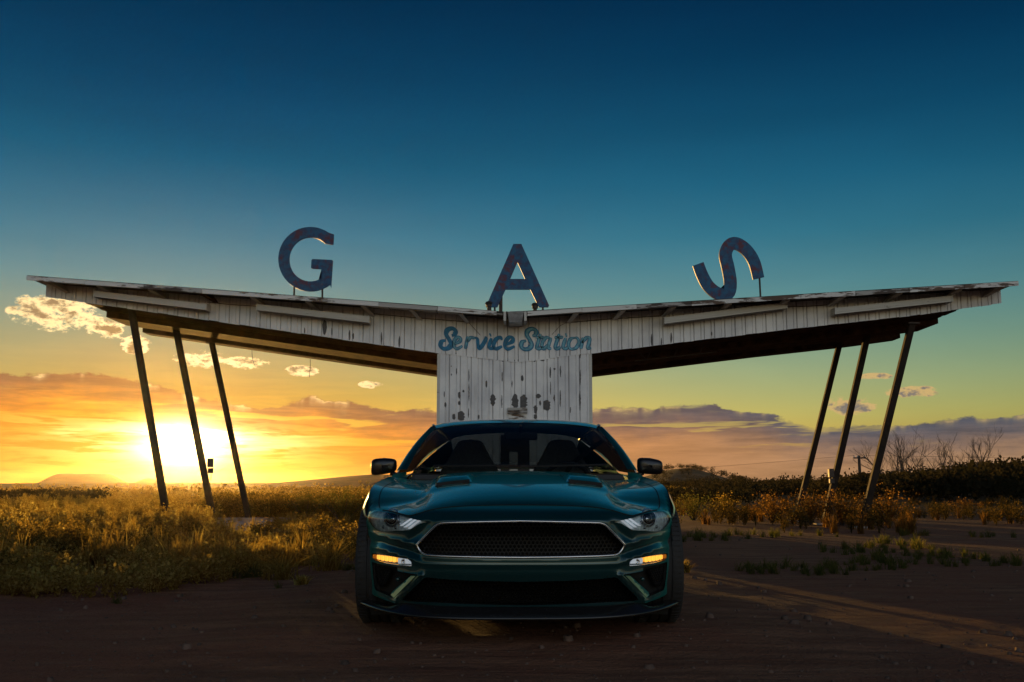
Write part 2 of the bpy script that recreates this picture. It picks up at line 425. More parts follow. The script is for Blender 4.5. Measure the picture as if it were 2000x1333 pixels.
def build_ground():
    nr, na = 230, 720
    rad = [0.0] + [0.4 * (1500 / 0.4) ** (i / (nr - 1)) for i in range(nr)]
    azs = []
    for k in range(na):   # finer in front of the viewer
        t = k / na * 2 - 1
        azs.append(math.pi * (0.30 * t + 0.70 * t ** 3))
    verts = [(0, 0, terrain(0, 0))]
    for r in rad[1:]:
        for a_ in azs:
            x, y = r * math.sin(a_), r * math.cos(a_); verts.append((x, y, terrain(x, y)))
    faces = [(0, 1 + (k + 1) % na, 1 + k) for k in range(na)]
    for i in range(nr - 1):
        for k in range(na):
            k2 = (k + 1) % na
            faces.append((1 + i * na + k, 1 + i * na + k2, 1 + (i + 1) * na + k2, 1 + (i + 1) * na + k))
    m, nt, p = new_mat('dry_red_soil')
    geo = nt.nodes.new('ShaderNodeNewGeometry'); pos = geo.outputs['Position']
    sp = nt.nodes.new('ShaderNodeSeparateXYZ'); nt.links.new(pos, sp.inputs[0])
    x, y, z = (S(nt, sp.outputs[i]) for i in range(3))
    n1 = noise_tex(nt, pos, 0.5, 6, 0.6); n2 = noise_tex(nt, combine(nt, x * 1.2, y * 5.0, z), 1.0, 6, 0.62); n3 = noise_tex(nt, pos, 28.0, 5, 0.65)
    n4 = noise_tex(nt, pos, 0.02, 5, 0.6)
    near = const(nt, (.118, .051, .029)).mix(const(nt, (.205, .097, .055)), n2.sstep(.35, .66)).mix(const(nt, (.158, .055, .031)), n1.sstep(.42, .62) * .7)
    near = near.mix(const(nt, (.06, .036, .026)), n3.sstep(.55, .72) * .6)
    far = const(nt, (.11, .078, .042)).mix(const(nt, (.055, .050, .028)), noise_tex(nt, pos, .12, 6, .65).sstep(.42, .6)).mix(const(nt, (.16, .11, .06)), n4.sstep(.5, .7) * .6)
    cl_n2 = noise_tex(nt, combine(nt, x * 3.0, y * 9.0, z), 1.0, 5, .65)
    dist = (x * x + y * y).sqrt()
    near = near.mix(const(nt, (.165, .10, .064)), cl_n2.sstep(.56, .7) * .5)
    c = near.mix(far, dist.sstep(22, 50))
    nt.links.new(c.k, p.inputs['Base Color']); p.inputs['Roughness'].default_value = 0.92; p.inputs['Specular IOR Level'].default_value = 0.2
    b = nt.nodes.new('ShaderNodeBump'); b.inputs['Strength'].default_value = 0.9; b.inputs['Distance'].default_value = 0.035
    rut = noise_tex(nt, combine(nt, x * .8, y * 7.0, z), 1.0, 4, .6); cl_n = noise_tex(nt, pos, 8.0, 4, .6)
    nt.links.new((n3 * 0.7 + rut * 1.6 + cl_n * 1.1 + noise_tex(nt, pos, 90.0, 3, .6) * 0.3).k, b.inputs['Height']); nt.links.new(b.outputs[0], p.inputs['Normal'])
    me = bpy.data.meshes.new('ground'); me.from_pydata(verts, [], faces); me.materials.append(m)
    me.polygons.foreach_set('use_smooth', [True] * len(faces))
    o = bpy.data.objects.new('ground', me); COL.objects.link(o); o['kind'] = 'structure'
build_ground()

# ------------------------------------------------------------------ the service station
YF, YB, YR = 20.0, 24.0, 19.4          # siding plane, rear of canopy, front roof edge
def prof(pts, Y): return [(at(px, py, Y).x, at(px, py, Y).z) for px, py in pts]
BOT = prof([(88, 577), (857, 688), (1012, 706), (1153, 688), (1560, 638.6), (1777, 615), (1957, 590)], YF)
TOP = prof([(88, 556), (165, 561), (408, 577), (720, 603), (850, 614), (985, 622), (1028, 622), (1170, 613.5), (1293, 605), (1611, 586), (1866, 570), (1957, 565)], YF)
EDGE = prof([(53, 538), (471, 569.5), (840, 597), (985, 609), (1028, 607.5), (1293, 591.5), (1560, 575), (1988, 549)], YR)
zb = lambda x: interp(BOT, x)
zt = lambda x: interp(TOP, x)
ze = lambda x: interp(EDGE, x)
XL, XRt = BOT[0][0], BOT[-1][0]
PXL, PXR = at(857, 688, YF).x, at(1153, 688, YF).x
SB = Vector((0, YF, 0))
station = empty('gas_station', SB, 'abandoned white butterfly-roofed gas station behind the car, leaning columns each side', 'gas station')
def spart(mb, name, mat, parent=None, **k):
    return mb.build(name, mat, parent or station, SB, **k)
# roof slab, two wings and a valley
mb = MB()
xs = [EDGE[0][0]] + [p[0] for p in EDGE[1:-1]] + [EDGE[-1][0]]
xs = sorted(set(xs + list(np.linspace(EDGE[0][0], EDGE[-1][0], 40))))
for a_, b_ in zip(xs, xs[1:]):
    za, zb2 = ze(a_), ze(b_)
    mb.hexa([(a_, YR, za - .045), (b_, YR, zb2 - .045), (b_, YB + .35, zb2 - .045), (a_, YB + .35, za - .045), (a_, YR, za), (b_, YR, zb2), (b_, YB + .35, zb2), (a_, YB + .35, za)])
roof = spart(mb, 'roof', M_ROOF, fix=False)
# drip edge boards along the front of the roof
bx = list(np.linspace(EDGE[0][0], -.30, 9)); bx2 = list(np.linspace(.30, EDGE[-1][0], 10))
for seq in (bx, bx2):
    for i, (a_, b_) in enumerate(zip(seq, seq[1:])):
        j = random.uniform(-.006, .006); h = .10
        MB().hexa([(a_ + .004, YR - .03, ze(a_) - h + j), (b_ - .004, YR - .03, ze(b_) - h - j), (b_ - .004, YR - .002, ze(b_) - h - j), (a_ + .004, YR - .002, ze(a_) - h + j),
                   (a_ + .004, YR - .03, ze(a_) - .014 + j), (b_ - .004, YR - .03, ze(b_) - .014 + j), (b_ - .004, YR - .002, ze(b_) - .014 + j), (a_ + .004, YR - .002, ze(a_) - .014 + j)]
                  ).build('drip_board', M_SOFFD if i % 4 == 2 else M_SOFF, roof, SB)
# eave: underside boards between lookouts
look = [105, 200, 300, 400, 498, 605, 712, 805, 900]; lookr = [1125, 1215, 1312, 1420, 1532, 1640, 1750, 1866, 1950]
eave = None
exs = [EDGE[0][0] + .02] + [at(p, 600, 19.7).x for p in look] + [-.18]
exr = [.33] + [at(p, 600, 19.7).x for p in lookr] + [EDGE[-1][0] - .02]
def eave_board(a_, b_, mat, parent, t0, t1):
    m_ = MB(); t = .02; y0, y1 = YR + .002, YF + .10
    f = lambda x: ze(x) - .055
    zi = lambda x: zt(min(max(x, XL), XRt)) + .012
    P = lambda x, k: (x, y0 + (y1 - y0) * k, f(x) + (zi(x) - f(x)) * k)
    lo = [P(a_ + .008, t0 + .008), P(b_ - .008, t0 + .008), P(b_ - .008, t1 - .008), P(a_ + .008, t1 - .008)]
    m_.hexa(lo + [(x, y, z + t) for x, y, z in lo])
    return m_.build('eave_board', mat, parent, SB)
eave = spart(MB().box((-.18, YF - .02, zt(0) - .02), (.33, YF + .1, ze(0) - .06)), 'eave', M_TRIM)
for seq, side in ((exs, 0), (exr, 1)):
    for i, (a_, b_) in enumerate(zip(seq, seq[1:])):
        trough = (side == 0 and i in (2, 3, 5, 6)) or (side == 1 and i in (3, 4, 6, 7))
        for q in range(2):     # two boards per bay, each in three strips
            m0, m1 = a_ + (b_ - a_) * q / 2, a_ + (b_ - a_) * (q + 1) / 2
            for j, (t0, t1) in enumerate(((0, .3), (.3, .62), (.62, 1.0))):
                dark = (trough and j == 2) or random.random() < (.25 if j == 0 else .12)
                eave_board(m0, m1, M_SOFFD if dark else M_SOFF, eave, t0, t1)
# lookout brackets under the eave
for p in look + lookr:
    xc = at(p, 600, 19.7).x; w = .045
    zf, zs = ze(xc) - .06, zt(min(max(xc, XL + .05), XRt - .05))
    sh = .14 if p < 1000 else -.14
    MB().hexa([(xc - w, YR + .06, zf - .05), (xc + w, YR + .06, zf - .05), (xc + w + sh, YF - .012, zs - .16), (xc - w + sh, YF - .012, zs - .16),
               (xc - w, YR + .06, zf - .004), (xc + w, YR + .06, zf - .004), (xc + w, YF - .012, zs + .03), (xc - w, YF - .012, zs + .03)]
              ).build('lookout_bracket', M_WOOD if p in (400,) else M_TRIM, eave, SB)
# front fascia: backing wall + siding panels one by one
mb = MB()
for xa in np.linspace(XL, XRt, 61)[:-1]:
    xb = xa + (XRt - XL) / 60
    mb.hexa([(xa, YF + .03, zb(xa)), (xb, YF + .03, zb(xb)), (xb, YF + .10, zb(xb)), (xa, YF + .10, zb(xa)), (xa, YF + .03, zt(xa)), (xb, YF + .03, zt(xb)), (xb, YF + .10, zt(xb)), (xa, YF + .10, zt(xa))])
fascia = spart(mb, 'front_fascia', M_BACK, fix=False)
def siding(xa, xb, bot, top, mat, parent, y0):
    """one steel siding panel: face, a minor groove and a lap on each side"""
    w = xb - xa
    pr = [(0, .028), (.012, .0), (w * .60, .0), (w * .625, .018), (w * .675, .018), (w * .70, .0), (w - .012, .0), (w - .003, .028)]
    d = random.uniform(-.003, .003); vv, ff = [], []
    for i, (u, dep) in enumerate(pr):
        x = xa + u
        vv += [(x, y0 + dep + d, bot(x)), (x, y0 + dep + d, top(x))]
        if i: ff.append((2 * i - 2, 2 * i, 2 * i + 1, 2 * i - 1))
    return MB().add(vv, ff).build('siding_panel', mat, parent, SB, fix=False)
npan = 93; cuts = np.linspace(XL, XRt, npan + 1)
for xa, xb in zip(cuts, cuts[1:]):
    o_ = random.uniform(-.006, .006)
    siding(xa, xb, lambda x: zb(x) - .03 + o_, lambda x: zt(x) + .01, M_SIDE, fascia, YF)
# centre pillar building
mb = MB(); PB = YB - .3
mb.box((PXL + .02, YF + .05, 0.0), (PXR - .02, PB, zb(1.2) + .05))
pillar = spart(mb, 'pillar', M_SIDE2)
cuts = np.linspace(PXL, PXR, 15)
for xa, xb in zip(cuts, cuts[1:]): siding(xa, xb, lambda x: 0.02, lambda x: zb(x) - .005, M_SIDE2, pillar, YF + .012)
for sx in (-1, 1):   # corner trims and side siding
    x_ = PXL if sx < 0 else PXR
    MB().box((x_ - .03, YF + .004, 0), (x_ + .03, YF + .06, zb(x_) - .04)).build('corner_trim', M_TRIM, pillar, SB)
    ys = np.linspace(YF + .07, PB, 16)
    for ya, yb_ in zip(ys, ys[1:]):
        X0 = x_ + sx * .012
        MB().add([(x_ - sx * .005, ya, .02), (X0, ya + .02, .02), (X0, yb_ - .02, .02), (x_ - sx * .005, yb_, .02),
                  (x_ - sx * .005, ya, zb(x_)), (X0, ya + .02, zb(x_)), (X0, yb_ - .02, zb(x_)), (x_ - sx * .005, yb_, zb(x_))],
                 [(0, 1, 5, 4), (1, 2, 6, 5), (2, 3, 7, 6)]).build('siding_panel', M_SIDE2, pillar, SB, fix=False)
# flaked-off paint showing the bare steel (shapes read from the wall)
def patch(cx, cy, w, h, seed):
    rnd = random.Random(seed); poly = []      # ragged flake: straight along the rib, torn above and below
    k = max(4, int(h / 2.2)); lft, rgt = [], []
    hard = rnd.random() < .5
    for i in range(k + 1):
        t = i / k; env = min(1, math.sin(math.pi * min(max(t, .04), .96)) ** .6 * 1.15)
        yy = cy - h / 2 + h * t + rnd.uniform(-.25, .25) * h / k
        lft.append((cx - w / 2 * (1 if hard and .1 < t < .9 else env * rnd.uniform(.55, 1.1)), yy)); rgt.append((cx + w / 2 * env * rnd.uniform(.5, 1.12), yy))
    lft.sort(key=lambda p: p[1]); rgt.sort(key=lambda p: p[1]); poly = lft + rgt[::-1]
    g = lambda px, py: at(px, py, YF + .0085)
    g2 = lambda px, py: at(px, py, YF + .0125)
    MB().prism(poly, g, g2).build('bare_patch', M_BARE, pillar, SB)
def cpx(x, y): return 840 + x / 4.938, 560 + y / 4.938
for i, (x, y, w, h) in enumerate([(820, 1110, 70, 150), (905, 1120, 72, 160), (605, 1095, 60, 115), (1130, 1145, 74, 100), (1046, 1058, 52, 42), (1018, 1185, 42, 80), (1015, 1255, 36, 50), (304, 1248, 74, 88),
                                  (232, 1256, 34, 60), (283, 1048, 26, 62), (322, 1010, 22, 26), (282, 1125, 24, 42), (148, 1140, 20, 48), (545, 940, 20, 66), (890, 885, 26, 60), (790, 940, 12, 62), (696, 870, 12, 90),
                                  (692, 1110, 12, 130), (1160, 830, 16, 110), (1162, 980, 10, 130), (1258, 820, 14, 110), (1256, 1080, 12, 160), (1448, 880, 14, 150), (1445, 1100, 20, 190), (1354, 1190, 12, 60),
                                  (375, 860, 10, 130), (375, 1020, 12, 170), (372, 1220, 12, 90), (255, 820, 10, 60), (205, 850, 14, 20), (1198, 1075, 18, 60), (1062, 1125, 20, 46), (470, 1258, 16, 40), (137, 1040, 10, 60), (205, 770, 12, 14),
                                  (1200, 795, 22, 18), (1240, 650, 14, 55), (1447, 672, 18, 40), (1085, 712, 50, 14), (850, 714, 90, 20), (765, 714, 40, 16), (700, 716, 20, 18), (642, 705, 30, 14), (1008, 718, 20, 20), (440, 680, 22, 10), (255, 645, 22, 12),
                                  (1180, 648, 16, 24)]):
    patch(*cpx(x, y), w / 4.938, h / 4.938, i)
for i, (px, py, w, h) in enumerate([(634, 640, 9, 34), (683, 655, 4, 22), (745, 662, 3, 26), (690, 657, 4, 14), (780, 668, 4, 24), (1273, 664, 4, 26), (1311, 660, 4, 22), (648, 648, 3, 16), (1292, 668, 3, 18), (595, 646, 3, 14), (1390, 652, 3, 9)]):
    rnd = random.Random(i); n = 9
    poly = [(px + w * .5 * rnd.uniform(.6, 1.1) * math.cos(2 * math.pi * k / n), py + h * .5 * rnd.uniform(.8, 1.05) * math.sin(2 * math.pi * k / n)) for k in range(n)]
    MB().prism(poly, lambda a, b: at(a, b, YF - .006), lambda a, b: at(a, b, YF + .001)).build('bare_patch', M_BARE, fascia, SB)
# remains of a sign box and boarded door on the pillar
b0, b1 = at(991, 809, YF), at(1030, 797, YF)
spart(MB().box((b0.x, YF - .07, b0.z), (b1.x, YF + .01, b1.z)), 'sign_box', M_SOFFD, bevel=.01)
b0, b1 = at(993, 822, YF), at(1029, 809.5, YF)
spart(MB().box((b0.x, YF - .03, b0.z), (b1.x, YF + .01, b1.z)), 'sign_plate', M_SOFF)
d0 = at(978, 900, YF); d1 = at(1034, 850, YF)
door = spart(MB().box((d0.x, YF - .025, .02), (d1.x, YF + .01, d1.z)), 'door', M_BOARD)
MB().box((d0.x + .17, YF - .05, 1.12), (d0.x + .34, YF - .026, 1.52)).build('notice_plate', M_TRIM, door, SB, bevel=.02)
# light troughs hung on the fascia
for px0, py0, px1, py1 in ((186, 575, 404, 601), (503, 601, 721, 625.5), (1298, 627.5, 1535, 597.5), (1630, 609, 1858, 584.5)):
    A, B = at(px0, py0, 19.75), at(px1, py1, 19.75); t = .125
    m_ = MB()
    for y0, y1, z0, z1 in ((19.72, 19.95, 0.0, .035), (19.70, 19.735, .0, t), (19.735, 19.95, .0, .02)):
        m_.hexa([(A.x, y0, A.z - .06 + z0), (B.x, y0, B.z - .06 + z0), (B.x, y1, B.z - .06 + z0), (A.x, y1, A.z - .06 + z0), (A.x, y0, A.z - .06 + z1), (B.x, y0, B.z - .06 + z1), (B.x, y1, B.z - .06 + z1), (A.x, y1, A.z - .06 + z1)])
    tr = spart(m_, 'light_trough', M_TRIM, fix=False)
    MB().hexa([(A.x, 19.69, A.z - .022), (B.x, 19.69, B.z - .022), (B.x, 19.70, B.z - .022), (A.x, 19.70, A.z - .022), (A.x, 19.69, A.z - .004), (B.x, 19.69, B.z - .004), (B.x, 19.70, B.z - .004), (A.x, 19.70, A.z - .004)]).build('trim_rib', M_TRIM, tr, SB)
    for P in (A, B): MB().box((P.x - .012, 19.685, P.z - .065), (P.x + .012, 19.97, P.z + .075)).build('end_cap', M_TRIM, tr, SB)
    for q in (.25, .75):
        cx_ = A.x + (B.x - A.x) * q; cz = A.z + (B.z - A.z) * q
        MB().tube([(cx_ - .5, 19.84, cz + .0 - (B.z - A.z) / (B.x - A.x) * .5), (cx_ + .5, 19.84, cz + (B.z - A.z) / (B.x - A.x) * .5)], .02, 6).build('lamp_tube', M_DARK, tr, SB)
# conduit on the siding
def conduit(pts, r=.008):
    spart(MB().tube([at(px, py, YF - .012) for px, py in pts], r, 5), 'conduit', M_DARK)
conduit([(404, 590.5), (450, 595.5), (503, 598.5)]); conduit([(721, 612.5), (800, 620), (905, 628.5)]); conduit([(905, 628.5), (915, 630), (938, 655)], .005)
conduit([(1298, 617), (1190, 623.5), (1105, 631)]); conduit([(1105, 631), (1095, 636), (1078, 654)], .005); conduit([(1535, 600), (1600, 597.5), (1632, 594)])
# scupper box at the valley
a_, b_ = at(991, 631, 19.5), at(1023, 611, 19.5)
sc_ = spart(MB().hexa([(a_.x + .03, 19.42, a_.z), (b_.x - .03, 19.42, a_.z), (b_.x - .03, YF, a_.z), (a_.x + .03, YF, a_.z), (a_.x, 19.36, b_.z), (b_.x, 19.36, b_.z), (b_.x, YF, b_.z), (a_.x, YF, b_.z)]), 'scupper_box', M_TIN, bevel=.006)
for px in (986, 1026):
    q = at(px, 620, 19.5)
    MB().box((q.x - .025, 19.37, a_.z + .02), (q.x + .025, 19.9, b_.z - .0)).build('side_board', M_TRIM, sc_, SB)
# roof vents
def vent(px, pyb, pyt, rpx, cap, Y=20.6):
    c = at(px, pyb, Y); t = at(px, pyt, Y).z; r = rpx * Y / FPX
    if cap:
        v = spart(MB().lathe([(0, ze(c.x) - .05), (r * .62, ze(c.x) - .05), (r * .62, t - .07), (0, t - .07)], n=14, origin=(c.x, Y, 0)), 'roof_vent', M_DARK)
        MB().lathe([(r * .95, t - .12), (r * 1.0, t - .06), (r * 1.25, t - .05), (r * .9, t - .01), (0, t + .01)], n=14, origin=(c.x, Y, 0)).build('vent_cap', M_DARK, v, SB)
    else: spart(MB().lathe([(0, ze(c.x) - .05), (r, ze(c.x) - .05), (r, t), (r * .8, t), (r * .8, t - .2)], n=12, origin=(c.x, Y, 0)), 'vent_pipe', M_DARK)
vent(955.5, 606, 589, 7, True); vent(1045, 606, 592, 6, True); vent(978, 608, 577, 3.6, False)
# underside: front boards, middle girder, rear beam
def strip_deck(y0, y1, dz, thick, x0, x1, name, mat, n=24, gaptop=None):
    m_ = MB()
    for sx in np.linspace(x0, x1, n + 1)[:-1]:
        ex = sx + (x1 - x0) / n
        ta, tb = (thick, thick) if gaptop is None else (gaptop(sx), gaptop(ex))
        m_.hexa([(sx, y0, zb(sx) + dz), (ex, y0, zb(ex) + dz), (ex, y1, zb(ex) + dz), (sx, y1, zb(sx) + dz), (sx, y0, zb(sx) + ta), (ex, y0, zb(ex) + tb), (ex, y1, zb(ex) + tb), (sx, y1, zb(sx) + ta)])
    return spart(m_, name, mat, fix=False)
XUL, XUR = -8.83, 9.27
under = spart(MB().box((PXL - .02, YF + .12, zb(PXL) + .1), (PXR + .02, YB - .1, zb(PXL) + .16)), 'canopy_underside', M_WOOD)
for s0, s1, tp in ((XUL, PXL - .04, 0), (PXR + .04, XUR, 1)):
    nb = 7     # underside boards run along the wing
    for k in range(nb):
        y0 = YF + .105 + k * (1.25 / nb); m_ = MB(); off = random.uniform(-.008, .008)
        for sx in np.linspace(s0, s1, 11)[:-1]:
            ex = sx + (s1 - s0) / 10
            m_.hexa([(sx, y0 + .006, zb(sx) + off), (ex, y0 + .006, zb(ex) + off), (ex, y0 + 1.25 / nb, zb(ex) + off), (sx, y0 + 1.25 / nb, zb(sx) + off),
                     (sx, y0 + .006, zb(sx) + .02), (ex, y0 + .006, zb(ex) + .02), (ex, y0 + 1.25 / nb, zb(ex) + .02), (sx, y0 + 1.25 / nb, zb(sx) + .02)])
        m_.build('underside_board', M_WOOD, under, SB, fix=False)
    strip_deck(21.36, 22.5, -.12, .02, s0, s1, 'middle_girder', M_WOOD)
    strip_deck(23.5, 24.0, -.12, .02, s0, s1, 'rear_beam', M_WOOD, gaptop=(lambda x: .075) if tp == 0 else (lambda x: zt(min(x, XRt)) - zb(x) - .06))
    for k in range(17):     # rafters of the open rear bay
        x = s0 + (s1 - s0) * (k + .5) / 17
        MB().box((x - .03, 22.5, ze(x) - .16), (x + .03, 24.1, ze(x) - .046)).build('rafter', M_WOOD, roof, SB)
# light lattice seen under the right wing
tr = spart(MB().tube([at(1240, 706, 21.0), at(1400, 688, 21.0)], .014, 6), 'truss', M_DARK)
for p0, p1 in (((1262, 704), (1276, 678)), ((1276, 678), (1256, 684)), ((1316, 697), (1330, 668)), ((1366, 691), (1380, 664)), ((1262, 704), (1248, 688))):
    MB().tube([at(*p0, 21.0), at(*p1, 21.0)], .012, 5).build('truss_brace', M_DARK, tr, SB)
# leaning columns
def column(px0, py0, px1, Y, w, box=None):
    t = at(px0, py0, Y); b = Vector((at(px1, 1020, Y).x, Y, terrain(at(px1, 1020, Y).x, Y) - .15))
    t = t + (t - b).normalized() * .12
    d = (t - b).normalized(); sx = Vector((1, 0, 0)); sx = (sx - d * sx.dot(d)).normalized(); sy = d.cross(sx)
    h = w / 2; c = h * .8
    ring = [(-c, -h), (c, -h), (h, -c), (h, c), (c, h), (-c, h), (-h, c), (-h, -c)]
    vv = [b + sx * p + sy * q for p, q in ring] + [t + sx * p + sy * q for p, q in ring]
    ff = [(i, (i + 1) % 8, 8 + (i + 1) % 8, 8 + i) for i in range(8)] + [tuple(range(7, -1, -1)), tuple(range(8, 16))]
    col = spart(MB().add(vv, ff), 'column', M_COLUMN)
    MB().box((b.x - .17, Y - .17, -.05), (b.x + .17, Y + .17, .11 if b.x < 0 else .05)).build('column_footing', M_CONC, col, SB, bevel=.02)
    MB().box((t.x - w * .9, Y - w * .8, t.z - .05), (t.x + w * .9, Y + w * .8, t.z - .02)).build('cap_plate', M_DARK, col, SB)
    if box:
        q = at(*box, Y)
        MB().box((q.x - .055, Y - .10, q.z - .09), (q.x + .055, Y + .02, q.z + .10)).build('switch_box', M_DARK, col, SB, bevel=.012)
        MB().box((q.x - .04, Y - .08, q.z - .22), (q.x + .06, Y + .02, q.z - .11)).build('outlet_box', M_DARK, col, SB, bevel=.012)
        MB().tube([(q.x + .02, Y - .03, q.z - .22), (q.x + .025, Y - .03, q.z - .38)], .008, 5).build('cable', M_DARK, col, SB)
column(257, 606, 334, 20.35, .128); column(344, 645, 423, 22.0, .128, (412, 905)); column(415, 676, 491, 23.75, .122)
column(1779, 640, 1678, 20.35, .132); column(1694, 655, 1607, 21.95, .130, (1622, 925)); column(1637, 683, 1551, 23.75, .125)
# wires dangling under the left wing
for pts in ([(492, 684), (492.5, 695), (494, 705), (497, 714)], [(606, 702), (606, 716), (605, 728), (604.5, 737)]):
    spart(MB().tube([at(*p, 22.3) for p in pts], .006, 4), 'dangling_wire', M_DARK)
# hand-painted script lettering on the fascia
def ribbon(pts, w, y, nib=.55):
    """brush stroke: centre line points (crop pixels), width in pixels, tapered at the ends"""
    P = spline([Vector((*cpx(*p), 0)) for p in pts], 6); L, Rr = [], []
    n = len(P)
    for i, p in enumerate(P):
        t = (P[min(i + 1, n - 1)] - P[max(i - 1, 0)]).normalized(); nn = Vector((-t.y, t.x, 0))
        ang = abs(t.x * .80 + t.y * .60); q = i / (n - 1)
        ww = w * 1.5 / 4.938 * (.62 + .38 * (1 - ang) + .18 * nib) * (0.55 + .45 * min(1, min(q, 1 - q) * 7)) / 2
        L.append(p + nn * ww); Rr.append(p - nn * ww)
    vv = [at(p.x, p.y, y) for p in L] + [at(p.x, p.y, y) for p in Rr]
    ff = [(i, i + 1, n + i + 1, n + i) for i in range(n - 1)]
    return vv, ff
bigS = [(208, 474), (236, 462), (246, 428), (212, 404), (168, 420), (156, 462), (184, 512), (202, 556), (176, 594), (130, 600), (101, 572), (112, 530), (150, 520)]
LET = [([bigS], 34, .3), ([[(232, 556), (284, 532), (292, 498), (262, 490), (234, 526), (232, 580), (262, 600), (312, 572)]], 26, .7), ([[(368, 482), (352, 540), (342, 602)], [(356, 530), (392, 492), (434, 500)]], 25, .6),
       ([[(428, 492), (456, 506), (462, 560), (474, 600), (512, 556), (540, 500), (524, 490)]], 26, .35), ([[(592, 498), (574, 556), (570, 592), (596, 598), (618, 580)], [(574, 470), (588, 464)]], 26, .2),
       ([[(694, 516), (676, 490), (634, 512), (612, 566), (634, 602), (694, 576)]], 28, .15), ([[(722, 562), (786, 536), (800, 502), (768, 488), (734, 522), (722, 574), (750, 604), (816, 576)]], 28, .3),
       ([[(x + 778, y + 4) for x, y in bigS]], 34, .45), ([[(1066, 456), (1044, 530), (1028, 590), (1050, 602), (1084, 580)], [(1024, 494), (1098, 488)]], 25, .7),
       ([[(1158, 506), (1126, 490), (1092, 520), (1078, 578), (1096, 602), (1138, 560)], [(1166, 492), (1146, 556), (1142, 594), (1170, 598)]], 25, .85), ([[(1246, 456), (1222, 530), (1206, 590), (1226, 602), (1258, 580)], [(1200, 494), (1284, 488)]], 26, .55),
       ([[(1308, 496), (1288, 556), (1284, 592), (1308, 600), (1334, 582)], [(1306, 470), (1320, 464)]], 25, .8), ([[(1400, 494), (1356, 506), (1334, 560), (1356, 602), (1406, 592), (1436, 540), (1420, 498), (1396, 494)]], 24, .85),
       ([[(1476, 492), (1466, 544), (1454, 602)], [(1464, 544), (1508, 494), (1540, 500), (1530, 552), (1520, 596), (1554, 590)]], 25, .8)]
for strokes, w, fade in LET:
    m_ = MB()
    for st_ in strokes: m_.add(*ribbon(st_, w, YF - .0075), 0)
    L_ = m_.build('painted_letter', M_LBLUE, fascia, SB, fix=False)
    f_ = MB()
    for st_ in strokes: f_.add(*ribbon(st_, w * (.30 + .34 * fade), YF - .0105), 0)
    f_.build('letter_fill', M_LCYAN if fade > .4 else M_LBLUE, L_, SB, fix=False)
# concrete islands at the column feet
for x0, x1, lab in ((-7.5, -5.05, 'low concrete island under the left row of columns'),):
    o_ = MB().box((x0, 20.0, -.1), (x1, 24.5, .09)).build('concrete_island', M_CONC, None, (0, 0, 0), bevel=.03)
    tag(o_, lab, 'concrete slab')

# ------------------------------------------------------------------ the three roof letters
YL = 20.55
def letter(name, lab, poly, hole, rods, Y=YL, th=.05):
    base = Vector((at(sum(p[0] for p in poly) / len(poly), 600, Y).x, Y, at(poly[0][0], max(p[1] for p in poly), Y).z))
    e_ = empty(name, base, lab, 'sign letter', 'letters standing on the station roof')
    m_ = MB(); fr = lambda a, b: at(a, b, Y); bk = lambda a, b: at(a, b, Y) + Vector((0, th, 0))
    if hole is None: m_.prism(poly, fr, bk)
    else:
        n, k = len(poly), len(hole); allp = [Vector(p) for p in poly + hole]
        ed = [(i, (i + 1) % n) for i in range(n)] + [(n + i, n + (i + 1) % k) for i in range(k)]
        r = delaunay_2d_cdt(allp, ed, [], 0, 1e-6)
        tri = []
        for t in r[2]:
            c = sum((r[0][i] for i in t), Vector((0, 0))) / 3
            if inpoly(c.x, c.y, poly) and not inpoly(c.x, c.y, hole): tri.append(tuple(t))
        vv = [fr(p.x, p.y) for p in r[0]] + [bk(p.x, p.y) for p in r[0]]; q = len(r[0])
        m_.add(vv, tri + [tuple(i + q for i in t[::-1]) for t in tri])
        for lp in (poly, hole):
            L = len(lp); m_.add([fr(*p) for p in lp] + [bk(*p) for p in lp], [(i, (i + 1) % L, L + (i + 1) % L, L + i) for i in range(L)])
    m_.build('letter_body', M_LET, e_, base)
    for (px, py0) in rods:
        c = at(px, py0, Y)
        MB().tube([(c.x, Y + th / 2, c.z + .05), (c.x + .01, Y + th / 2, ze(c.x) - .02)], .02, 6).build('support_rod', M_DARK, e_, base)
def inpoly(x, y, poly):
    c = False; n = len(poly); j = n - 1
    for i in range(n):
        xi, yi = poly[i]; xj, yj = poly[j]
        if (yi > y) != (yj > y) and x < (xj - xi) * (y - yi) / (yj - yi) + xi: c = not c
        j = i
    return c
g8 = lambda x, y: (450 + x / 3.921, 420 + y / 3.921)
P = []
for k in range(33):
    a_ = R(-47 - (360 - 47 - 52) * k / 32); P.append(g8(612 + 246 * math.cos(a_), 339 + 247 * math.sin(a_)))
P = [g8(792, 150)] + P[1:] + [g8(770, 558), g8(784, 352), g8(776, 345), g8(630, 338), g8(620, 346), g8(617, 404), g8(624, 411), g8(698, 415), g8(694, 496)]
for k in range(29):
    a_ = R(58 + (360 - 58 - 46) * k / 28); P.append(g8(612 + 162 * math.cos(a_), 341 + 169 * math.sin(a_)))
P += [g8(780, 229), g8(788, 222)]
letter('sign_letter', 'tall blue and rust letter G on the left part of the station roof', P, None, [(574, 560), (629, 569)])
g5 = lambda x, y: (930 + x / 7.0176, 450 + y / 7.0176)
P = [g5(*p) for p in ((510, 188), (620, 188), (1000, 1030), (988, 1055), (860, 1055), (740, 812), (402, 812), (290, 1055), (150, 1055), (138, 1034))]
H = [g5(*p) for p in ((565, 437), (670, 668), (465, 668))]
letter('sign_letter', 'tall blue and rust letter A standing over the roof valley', P, H, [(966, 598), (1060, 598)])
g4 = lambda x, y: (1300 + x / 4.165, 440 + y / 4.165)
